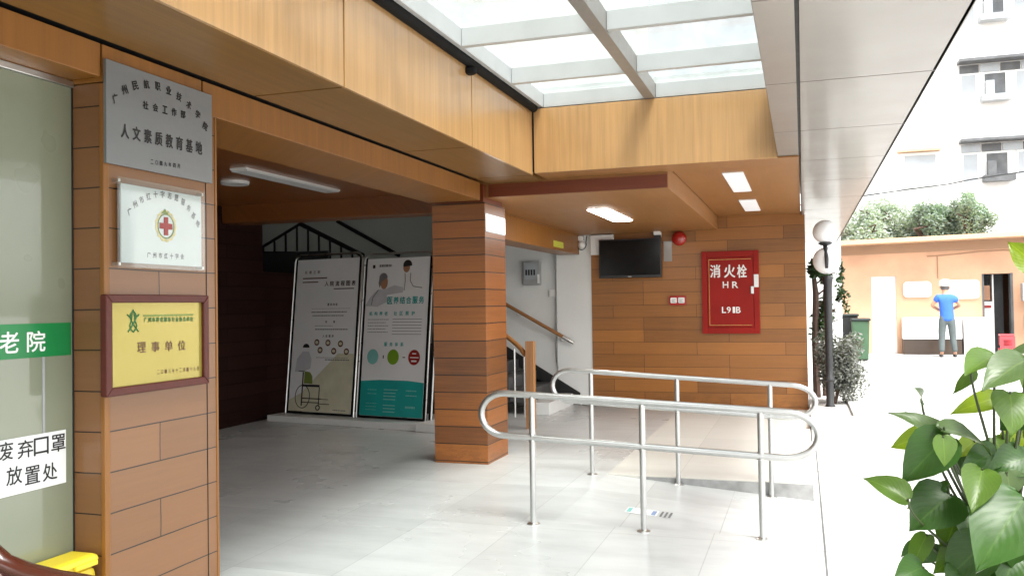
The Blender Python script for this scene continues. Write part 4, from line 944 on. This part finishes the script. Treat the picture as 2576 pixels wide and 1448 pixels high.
bm = B(); tube(bm, [(2.78, YB - .02, 2.42), (3.32, YB - .02, 2.45), (3.9, YB - .02, 2.5), (6, YB - .02, 2.55)], .012, 6); tube(bm, [(3.0, YB - .02, 2.43), (3.0, YB - .02, 1.9)], .01, 6)
obj('wall_cable', bm, 'eave', label='thin cable running under the eave of the orange building', cat='cable')
t = thing('fridge', 'tall grey cupboard standing in the dark doorway of the orange building', 'cupboard', (4.1, 23, .15))
bm = B(); box(bm, 3.96, 4.17, YB + .25, YB + .7, .15, 1.35); obj('body', bm, 'plastic', t, bevel=.01)
bm = B(); box(bm, 3.98, 4.14, YB + .235, YB + .25, 1.2, 1.26); obj('red_label', bm, 'redink', t)
bm = B(); box(bm, 3.97, 4.13, YB + .28, YB + .65, 1.38, 1.72); obj('box_on_shelf', bm, M['skinink'], t)
bm = B(); box(bm, 4.17, 4.2, YB + .24, YB + .7, .15, 1.97); obj('side_panel', bm, 'plastic', t)
t = thing('bench', 'long white counter bench with a dark wooden base against the orange building', 'bench', (2.8, 22.2, .15))
bm = B(); box(bm, 2.2, 3.43, YB - .38, YB - .02, .5, 1.0); obj('counter', bm, 'awning', t, bevel=.01)
bm = B(); box(bm, 2.2, 3.43, YB - .36, YB - .02, .15, .5); obj('base', bm, 'darkwood', t, bevel=.01)
t = thing('cabinet', 'white metal cabinet beside the dark doorway of the orange building', 'cabinet', (3.67, 22.4, .15))
bm = B(); box(bm, 3.46, 3.9, YB - .4, YB - .02, .16, 1.0); obj('body', bm, 'plastic', t, bevel=.01)
bm = B(); box(bm, 3.5, 3.86, YB - .412, YB - .4, .2, .6); obj('door', bm, 'white', t, bevel=.005)
t = thing('stool', 'red plastic stool with a square hole, on the yard before the dark doorway', 'stool', (4.09, 21, .15))
zb = gz(21) ; 
bm = B(); box(bm, 3.95, 4.21, 20.87, 21.13, .62, .66); obj('seat', bm, 'pink', t, bevel=.012)
bm = B()
for a in ((3.94, 4.0, .36, .62), (4.16, 4.22, .36, .62), (4.0, 4.16, .54, .62), (4.0, 4.16, .36, .42)): box(bm, a[0], a[1], 20.87, 20.9, a[2], a[3])
obj('front_panel', bm, 'pink', t)
bm = B(); box(bm, 3.96, 4.2, 21.1, 21.12, .42, .62); obj('back_panel', bm, 'pink', t)
for x in (3.94, 4.17):
    for y in (20.87, 21.08):
        bm = B(); box(bm, x, x + .05, y, y + .05, zb, .36); obj('leg', bm, 'pink', t)
t = thing('food_cart', 'grey metal cart with a pale lamp shade at the right edge of the photo', 'cart', (4.95, 21.6, .15))
bm = B(); box(bm, 4.62, 5.5, 21.3, 22.0, .3, 1.05); obj('body', bm, 'steel', t, bevel=.02)
bm = B(); box(bm, 4.66, 5.5, 22.2, 22.4, 1.35, 1.75); obj('hood', bm, 'greyplastic', t, bevel=.01)
bm = B(); lathe(bm, [(.2, 1.06), (.17, 1.2), (.1, 1.32), (.03, 1.36)], (4.86, 21.65, 0), 18); obj('lamp_shade', bm, 'globe', t, smooth=True)
bm = B(); box(bm, 4.74, 4.9, 21.285, 21.3, .85, .98); obj('red_sign', bm, 'redink', t)
for x in (4.72, 5.4):
    bm = B(); prism(bm, ell(x, .27, .12, .12, 16), (0, 21.4, 0), XZ, 0, .05); obj('wheel', bm, 'blackplastic', t)
def wheelie(label, x0, x1, y, zb, h, body, lid):
    t = thing('wheelie_bin', label, 'bin', ((x0 + x1) / 2, y + .2, zb), 'wheeled rubbish bins in the yard')
    bm = B(); w = .035
    vs = [(x0 + w, y + w, zb + .05), (x1 - w, y + w, zb + .05), (x1 - w, y + .4, zb + .05), (x0 + w, y + .4, zb + .05), (x0, y, zb + h), (x1, y, zb + h), (x1, y + .45, zb + h), (x0, y + .45, zb + h)]
    vs = [bm.verts.new(v) for v in vs]
    for f in ((0, 3, 2, 1), (4, 5, 6, 7), (0, 1, 5, 4), (1, 2, 6, 5), (2, 3, 7, 6), (3, 0, 4, 7)): bm.faces.new([vs[i] for i in f])
    obj('body', bm, body, t, bevel=.02)
    bm = B(); box(bm, x0 - .02, x1 + .02, y - .03, y + .48, zb + h, zb + h + .06); k = obj('lid', bm, lid, t, bevel=.02)
    bm = B(); tube(bm, [(x0 + .05, y + .5, zb + h - .02), (x1 - .05, y + .5, zb + h - .02)], .015, 8); obj('handle', bm, lid, k)
    for x in (x0 + .03, x1 - .07):
        bm = B(); tube(bm, [(x, y + .4, zb + .09), (x + .05, y + .4, zb + .09)], .09, 14); obj('wheel', bm, 'blackplastic', t)
wheelie('green wheeled rubbish bin in front of the dark one', 1.0, 1.36, 20.4, .09, .88, 'bingreen', 'lidgreen')
wheelie('dark grey wheeled rubbish bin half hidden by the green one', .78, 1.16, 21.0, .11, .95, 'blackplastic', 'lidgreen')

# ------------------------------------------------------------------ the man in blue
def skin_mesh(name, chains, mat, parent, sub=2):
    """one continuous tapered surface from (point, radius) chains that share their joints"""
    me = bpy.data.meshes.new(name); vs, rs, es, idx = [], [], [], {}
    for ch in chains:
        prev = None
        for p, r in ch:
            k = tuple(round(c, 4) for c in p)
            if k not in idx: idx[k] = len(vs); vs.append(p); rs.append(r)
            if prev is not None and prev != idx[k]: es.append((prev, idx[k]))
            prev = idx[k]
    me.from_pydata(vs, es, [])
    o = bpy.data.objects.new(name, me); COL.objects.link(o)
    sk = o.modifiers.new('s', 'SKIN'); sk.use_smooth_shade = True
    for i, r in enumerate(rs):
        v = me.skin_vertices[0].data[i]; v.radius = (r, r) if not isinstance(r, tuple) else r; v.use_root = (i == 0)
    ss = o.modifiers.new('u', 'SUBSURF'); ss.levels = ss.render_levels = sub
    bpy.context.view_layer.update()
    m2 = bpy.data.meshes.new_from_object(o.evaluated_get(bpy.context.evaluated_depsgraph_get()))
    bpy.data.objects.remove(o); bpy.data.meshes.remove(me)
    for p in m2.polygons: p.use_smooth = True
    return obj(name, m2, mat, parent)
PX, PY, PZ = 3.02, 21.5, gz(21.5) - .005
def J(x, y, z): return (PX + x, PY + y, PZ + z)
t = thing('person', 'man in blue shirt, grey trousers and white cap standing in the yard, back turned', 'person', J(0, 0, 0))
pel, chest, neck = J(0, 0, .90), J(-.01, -.0, 1.2), J(-.02, .02, 1.40)
hd = J(-.02, .05, 1.55)
legL = [(J(-.09, .0, .84), .085), (J(-.11, .02, .47), .058), (J(-.12, -.03, .09), .038), (J(-.13, .1, .035), .035)]
legR = [(J(.09, 0, .84), .085), (J(.11, .03, .47), .058), (J(.15, .0, .09), .038), (J(.16, .12, .035), .035)]
shL, elL, haL = J(-.17, .0, 1.33), J(-.30, .02, 1.14), J(-.13, .2, 1.05)
shR, elR, haR = J(.15, .0, 1.33), J(.27, .04, 1.14), J(.12, .22, 1.05)
body = skin_mesh('body', [[(pel, .09)] + legL, [(pel, .09)] + legR, [(pel, .09), (chest, .09), (J(-.02, .01, 1.34), .07), (neck, .05), (J(-.02, .035, 1.47), .055), (hd, .085), (J(-.02, .05, 1.63), .07)],
    [(J(-.02, .01, 1.34), .07), (shL, .055), (elL, .04), (haL, .028)], [(J(-.02, .01, 1.34), .07), (shR, .055), (elR, .04), (haR, .028)]], 'skin', t)
skin_mesh('shirt', [[(J(0, 0, .78), (.16, .125)), (J(0, 0, .86), (.16, .125)), (J(0, 0, .98), (.15, .115)), (chest, (.165, .125)), (J(-.02, .01, 1.33), (.12, .095)), (J(-.02, .02, 1.385), .062)],
    [(J(-.02, .01, 1.33), (.12, .095)), (shL, .078), (J(-.25, .01, 1.215), .072)], [(J(-.02, .01, 1.33), (.12, .095)), (shR, .078), (J(.225, .02, 1.215), .072)]], 'blue', t)
skin_mesh('trousers', [[(J(0, 0, 1.0), (.13, .1)), (J(0, 0, .89), (.145, .115)), (J(-.09, .0, .8), .098), (J(-.11, .02, .47), .075), (J(-.12, -.03, .1), .06)], [(J(0, 0, .89), (.145, .115)), (J(.09, 0, .8), .098), (J(.11, .03, .47), .075), (J(.15, 0, .1), .06)]], 'trouser', t)
for x, y in ((-.125, .04), (.155, .06)):
    bm = B(); sphere(bm, J(x, y, .04), .045, 14, 8, .8); 
    for v in bm.verts: v.co.y = PY + y + (v.co.y - PY - y) * 2.4
    obj('shoe', bm, 'blackplastic', t, smooth=True)
for hp, s in ((haL, 1), (haR, -1)):
    bm = B(); hv = Vector(hp)
    sphere(bm, hv + Vector((0, .03, -.005)), .036, 12, 8, .7)
    for k in range(4): tube(bm, [hv + Vector((s * (.022 - .015 * k), .05, 0)), hv + Vector((s * (.024 - .016 * k), .1, -.005)), hv + Vector((s * (.024 - .016 * k), .12 - .008 * abs(k - 1), -.03))], [.009, .008, .007], 6)
    tube(bm, [hv + Vector((s * .03, .02, 0)), hv + Vector((s * .055, .05, 0)), hv + Vector((s * .055, .08, -.01))], [.01, .009, .008], 6)
    obj('hand', bm, 'skin', t, smooth=True)
bm = B(); sphere(bm, (hd[0], hd[1] + .005, hd[2] + .0), .095, 16, 10); bmesh.ops.delete(bm, geom=[v for v in bm.verts if v.co.y > hd[1] + .045 and v.co.z < hd[2] + .03 or v.co.z < hd[2] - .07], context='VERTS'); obj('hair', bm, 'hair', t, smooth=True)
bm = B(); lathe(bm, [(.112, .03), (.115, .05), (.112, .13), (.09, .165), (1e-6, .18)], hd, 20); prism(bm, ell(0, .09, .085, .09, 16), (hd[0], hd[1], hd[2] + .03), (Vector((1, 0, 0)), Vector((0, 1, 0))), 0, .012); obj('cap', bm, 'awning', t, smooth=True)
bm = B()
for s in (-1, 1): sphere(bm, (hd[0] + s * .03, hd[1] + .088, hd[2] + .01), .011, 8, 6); sphere(bm, (hd[0] + s * .09, hd[1], hd[2] - .01), .022, 8, 6)
tube(bm, [(hd[0], hd[1] + .085, hd[2]), (hd[0], hd[1] + .108, hd[2] - .03)], [.01, .015], 8); tube(bm, [(hd[0] - .025, hd[1] + .085, hd[2] - .055), (hd[0] + .025, hd[1] + .085, hd[2] - .055)], .007, 6); obj('face_features', bm, 'skin', t, smooth=True)

# ------------------------------------------------------------------ trees and apartments beyond
def tree(label, x, y, z0, zc, rad, n, size, mat, seed, clumps=16, group='trees beyond the orange building'):
    r = random.Random(seed); t = thing('tree', label, 'tree', (x, y, z0), group)
    bm = B(); tube(bm, [(x, y, z0), (x + .05, y, (z0 + zc) / 2), (x, y, zc)], [.14, .11, .06], 8)
    for i in range(5): tube(bm, [(x, y, zc - rad[2] * .6), (x + r.uniform(-.5, .5) * rad[0], y + r.uniform(-.5, .5) * rad[1], zc), (x + r.uniform(-.8, .8) * rad[0], y + r.uniform(-.8, .8) * rad[1], zc + r.uniform(.1, .6) * rad[2])], [.06, .04, .015], 6)
    obj('trunk', bm, 'bark', t)
    bm = B(); leaf_cloud(bm, (x, y, zc), rad, n, size, r, clumps); obj('crown', bm, mat, t)
tree('wide blurred grey-green tree behind the orange roof, farthest left', 1.55, 27.5, .15, 3.3, (1.1, .7, .8), 13000, .05, 'hedgeleaf', 1)
tree('tallest grey-green tree behind the orange roof, second from the left', 2.5, 28.2, .15, 3.55, (1.25, .8, 1.0), 15000, .05, 'hedgeleaf', 2)
tree('darker grey-green tree behind the roof, between the tallest and the round one', 3.45, 27.4, .15, 3.4, (1.0, .7, .9), 12000, .05, 'treeleaf', 3)
tree('round green tree crown behind the orange roof, nearest the right edge', 4.4, 26.9, .15, 3.55, (.72, .66, .88), 9000, .042, 'treeleaf', 4, 22)
t = thing('apartment_building', 'tall white apartment block with shaded window bays behind the trees', 'building', (10, 36, .15))
YA = 33
bm = B(); box(bm, 2.6, 24, YA, YA + 8, 0, 19); obj('wall', bm, 'aptwall', t)
fl = 2.68
for k in range(-1, 4):
    zt = 6.65 + k * fl
    if k >= 0:
        bm = B(); box(bm, 5.12, 12, YA - .55, YA - .002, zt, zt + .09); obj('window_hood', bm, 'aptdark', t)
        for i in range(6):
            bm = B(); x = 5.2 + i * .62; box(bm, x, x + .58, YA - .04, YA - .001, zt - .3, zt - .04); obj('transom', bm, 'aptdark' if (i + k) % 2 else 'aptglass', t)
    for i, (x0, x1, z0, z1, mt) in enumerate(((5.2, 5.72, -1.46, -.32, 'aptglass'), (5.9, 6.62, -1.15, -.32, 'aptdark'), (6.85, 7.6, -1.35, -.32, 'aptglass'), (8.2, 9.4, -1.3, -.15, 'aptdark'))):
        bm = B(); box(bm, x0, x1, YA - .05, YA - .001, zt + z0, zt + z1); w = obj('window', bm, 'white', t)
        bm = B(); box(bm, x0 + .05, x1 - .05, YA - .06, YA - .05, zt + z0 + .06, zt + z1 - .06); obj('pane', bm, mt, w)
        if i == 1:
            bm = B(); box(bm, x0 - .1, x1 + .1, YA - .5, YA - .06, zt + z0 - .2, zt + z0); box(bm, x0 + .05, x0 + .3, YA - .3, YA - .07, zt + z0, zt + z0 + .5); obj('balcony', bm, 'aptdark' if k < 1 else 'aptglass', t)
for z0, z1 in ((5.25, 6.45), (7.9, 8.5)):
    bm = B(); box(bm, 3.3, 4.5, YA - .06, YA - .001, z0, z1); w = obj('window', bm, 'white', t)
    bm = B(); box(bm, 3.42, 4.4, YA - .07, YA - .06, z0 + .08, z1 - .1); obj('pane', bm, 'aptglass', w)
    if z0 < 6:
        bm = B(); box(bm, 3.2, 4.55, YA - .3, YA - .002, z1 + .02, z1 + .1); obj('window_hood', bm, 'orangeroof', t)
bm = B(); a, b, c = at_y(2330, 470, 30), at_y(2440, 452, 30), at_y(2620, 425, 30); tube(bm, [a, (a + b) / 2 - Vector((0, 0, .03)), b, c, c + (c - b) * 4], .02, 6)
tube(bm, [a, (a.x - 6, 31, a.z - .5)], .02, 6); obj('overhead_cable', bm, 'blackplastic', label='dark overhead cable in front of the apartment block', cat='cable')

# ------------------------------------------------------------------ pothos in the foreground
def zp(x, y, d): return at_d(2088.7 + x * .4113, 852.9 + y * .4113, d)
def leaf(bm, base, tip, w, facing, fold=.25, droop=.18, n=9):
    """heart-shaped blade from base to tip, folded along the midrib and drooping"""
    ul = bm.loops.layers.uv.verify(); a = tip - base; w = w * 1.12; L = a.length; a.normalize(); s = a.cross(facing); s = s.normalized() if s.length > 1e-4 else a.orthogonal().normalized(); nrm = s.cross(a).normalized()
    prof = [(0, .0), (-.06, .3), (-.02, .62), (.1, .9), (.25, 1.0), (.42, .93), (.6, .72), (.78, .42), (.91, .16), (1, 0)]
    rows = []; uvd = {}
    for i, (tt, ww) in enumerate(prof):
        row = []
        tm = max(0, tt)
        for j in range(-3, 4):
            q = j / 3; x = ww * w * .5 * q
            t2 = tm + (tt - tm) * abs(q)
            z = abs(q) ** 1.3 * ww * w * .5 * fold - droop * L * (t2 - .35) ** 2 * 1.6 + .012 * L * math.sin(q * 7 + tt * 9)
            row.append(bm.verts.new(base + a * (t2 * L) + s * x + nrm * z)); uvd[row[-1]] = (q * .5 + .5, tt)
        rows.append(row)
    for r0, r1 in zip(rows, rows[1:]):
        for j in range(6):
            try:
                f = bm.faces.new((r0[j], r0[j + 1], r1[j + 1], r1[j]))
                for lp in f.loops: lp[ul].uv = uvd[lp.vert]
            except ValueError: pass
    bmesh.ops.remove_doubles(bm, verts=bm.verts, dist=1e-5)
    return bm
t = thing('potted_plant', 'leafy heart-leaved green plant in the foreground at the lower right corner', 'plant', (.78, 1.3, gz(0)))
hub = zp(1060, 1650, 1.62)
LV = [  # base, tip, width (zoom pixels), distance, tone, facing sideways/up
 ((1200, 120), (930, 290), 230, 1.45, 'leafgrey', (.3, -.5, 1)), ((860, 190), (760, 345), 120, 1.5, 'leafmid', (.7, -1, .2)), ((1035, 350), (735, 445), 125, 1.55, 'leafyellow', (-.2, -1, .5)),
 ((560, 372), (545, 296), 80, 1.55, 'leafgrey', (.5, -1, .4)), ((720, 610), (380, 420), 150, 1.5, 'leafgrey', (-.2, -.6, 1)), ((620, 570), (362, 664), 130, 1.58, 'leafyellow', (0, -1, .3)),
 ((720, 590), (430, 872), 270, 1.47, 'leafdark', (-.3, -1, .35)), ((695, 535), (1032, 658), 160, 1.46, 'leafgrey', (.2, -.6, 1)), ((475, 975), (208, 828), 165, 1.45, 'leafmid', (-.3, -.7, 1)),
 ((610, 955), (470, 1035), 110, 1.56, 'leafyellow', (0, -1, .2)), ((740, 945), (484, 1160), 300, 1.5, 'leafdark', (-.2, -1, .5)), ((930, 790), (872, 1045), 200, 1.46, 'leafmid', (0, -1, .5)),
 ((1025, 680), (805, 790), 170, 1.52, 'leafdark', (0, -1, .5)), ((1100, 320), (1125, 578), 220, 1.47, 'leafmid', (.2, -1, .5)), ((1120, 575), (1075, 705), 130, 1.57, 'leafyellow', (0, -1, .1)),
 ((1200, 720), (965, 800), 210, 1.5, 'leafdark', (0, -1, .6)), ((1080, 810), (1110, 985), 180, 1.48, 'leafgrey', (.2, -1, .7)), ((1045, 1055), (905, 1110), 100, 1.55, 'leafyellow', (0, -1, .3)),
 ((1190, 960), (900, 1390), 420, 1.42, 'leafdark', (-.3, -1, .3)), ((570, 1390), (390, 1470), 180, 1.5, 'leafdark', (0, -1, .6)), ((960, 1230), (690, 1480), 270, 1.48, 'leafdark', (-.2, -1, .4)),
 ((590, 1190), (480, 1430), 120, 1.54, 'leafmid', (-.4, -1, .2)), ((722, 892), (642, 880), 50, 1.5, 'leafdark', (0, -1, .4)), ((690, 590), (705, 780), 140, 1.44, 'leafmid', (.4, -1, .3)),
 ((840, 1000), (840, 1230), 210, 1.53, 'leafdark', (.2, -1, .4)), ((1150, 1280), (1050, 1520), 280, 1.5, 'leafdark', (.1, -1, .4)), ((1300, 500), (1180, 640), 200, 1.55, 'leafmid', (.3, -1, .4)),
 ((1330, 850), (1250, 1100), 260, 1.55, 'leafdark', (.3, -1, .3)), ((1400, 300), (1330, 520), 220, 1.6, 'leafmid', (.4, -1, .4)), ((700, 1500), (560, 1640), 220, 1.5, 'leafmid', (-.2, -1, .5)),
 ((1010, 90), (820, 200), 190, 1.5, 'leafmid', (-.2, -.7, .8)), ((1260, 60), (1010, 130), 170, 1.47, 'leafgrey', (.1, -.4, 1)),
 ((1010, 1150), (930, 1400), 260, 1.52, 'leafdark', (-.1, -1, .3)), ((1230, 1150), (1190, 1470), 330, 1.47, 'leafdark', (.2, -1, .3)), ((800, 1300), (640, 1420), 170, 1.54, 'leafmid', (-.1, -1, .4)),
 ((860, 1420), (760, 1600), 240, 1.5, 'leafdark', (-.1, -1, .4)), ((1080, 1400), (990, 1620), 300, 1.5, 'leafdark', (0, -1, .3)), ((1250, 700), (1150, 900), 220, 1.53, 'leafdark', (.1, -1, .4)),
 ((900, 900), (960, 1090), 170, 1.55, 'leafdark', (.3, -1, .4)), ((1000, 600), (1090, 760), 170, 1.57, 'leafmid', (.2, -1, .4)), ((790, 700), (850, 880), 130, 1.58, 'leafdark', (.2, -1, .4)),
 ((1040, 930), (1000, 1120), 190, 1.58, 'leafdark', (.1, -1, .4)), ((1190, 560), (1200, 760), 190, 1.56, 'leafyellow', (.1, -1, .3)), ((520, 1240), (430, 1330), 60, 1.56, 'leafdark', (0, -1, .4)),
 ((1290, -430), (1085, -600), 170, 1.5, 'leafyellow', (-.2, -1, .3)), ((1240, 380), (1030, 560), 210, 1.5, 'leafdark', (0, -1, .4)), ((640, 1250), (560, 1380), 130, 1.55, 'leafdark', (0, -1, .3)),
 ((1130, 1180), (1060, 1420), 260, 1.51, 'leafmid', (.1, -1, .4)), ((880, 620), (760, 720), 110, 1.58, 'leafyellow', (-.2, -1, .3)), ((760, 1120), (690, 1300), 180, 1.56, 'leafmid', (0, -1, .4)), ((1180, 440), (1240, 600), 180, 1.57, 'leafdark', (.2, -1, .4)),
 ((1230, 300), (1160, 200), 90, 1.6, 'leafmid', (0, -1, .4)), ((1160, 1040), (1000, 1180), 200, 1.56, 'leafmid', (0, -1, .5))]
rp = random.Random(3)
for k, (b_, t_, w, d, mt, fc) in enumerate(LV):
    base = zp(*b_, d); tip = zp(*t_, d + rp.uniform(-.06, .05)); bm = B(); leaf(bm, base, tip, w * .4113 * d / FPX, Vector(fc), rp.uniform(.15, .4), rp.uniform(.1, .25))
    obj('leaf', bm, mt, t, smooth=True, split=80)
    m1 = base + (hub - base) * .45 + Vector((rp.uniform(-.03, .03), rp.uniform(-.02, .04), .03))
    e = hub + Vector((rp.uniform(-.05, .05), rp.uniform(-.04, .04), 0))
    P0, P1, P2, P3 = base, base + Vector((0, .01, -.05)), m1, e
    pts = [P0 * (1 - s) ** 3 + P1 * 3 * s * (1 - s) ** 2 + P2 * 3 * s * s * (1 - s) + P3 * s ** 3 for s in [i / 10 for i in range(11)]]
    bm = B(); tube(bm, pts, [.0018 + .0014 * i / 10 for i in range(11)], 6); obj('petiole', bm, 'stem', t, smooth=True)
pz_ = hub.z
bm = B(); lathe(bm, [(.14, gz(0)), (.15, gz(0) + .05), (.19, pz_ - .1), (.2, pz_ - .05), (.185, pz_ - .05), (.18, pz_ - .08), (1e-6, pz_ - .08)], (hub.x, hub.y, 0), 28); obj('pot', bm, 'white', t, smooth=True)
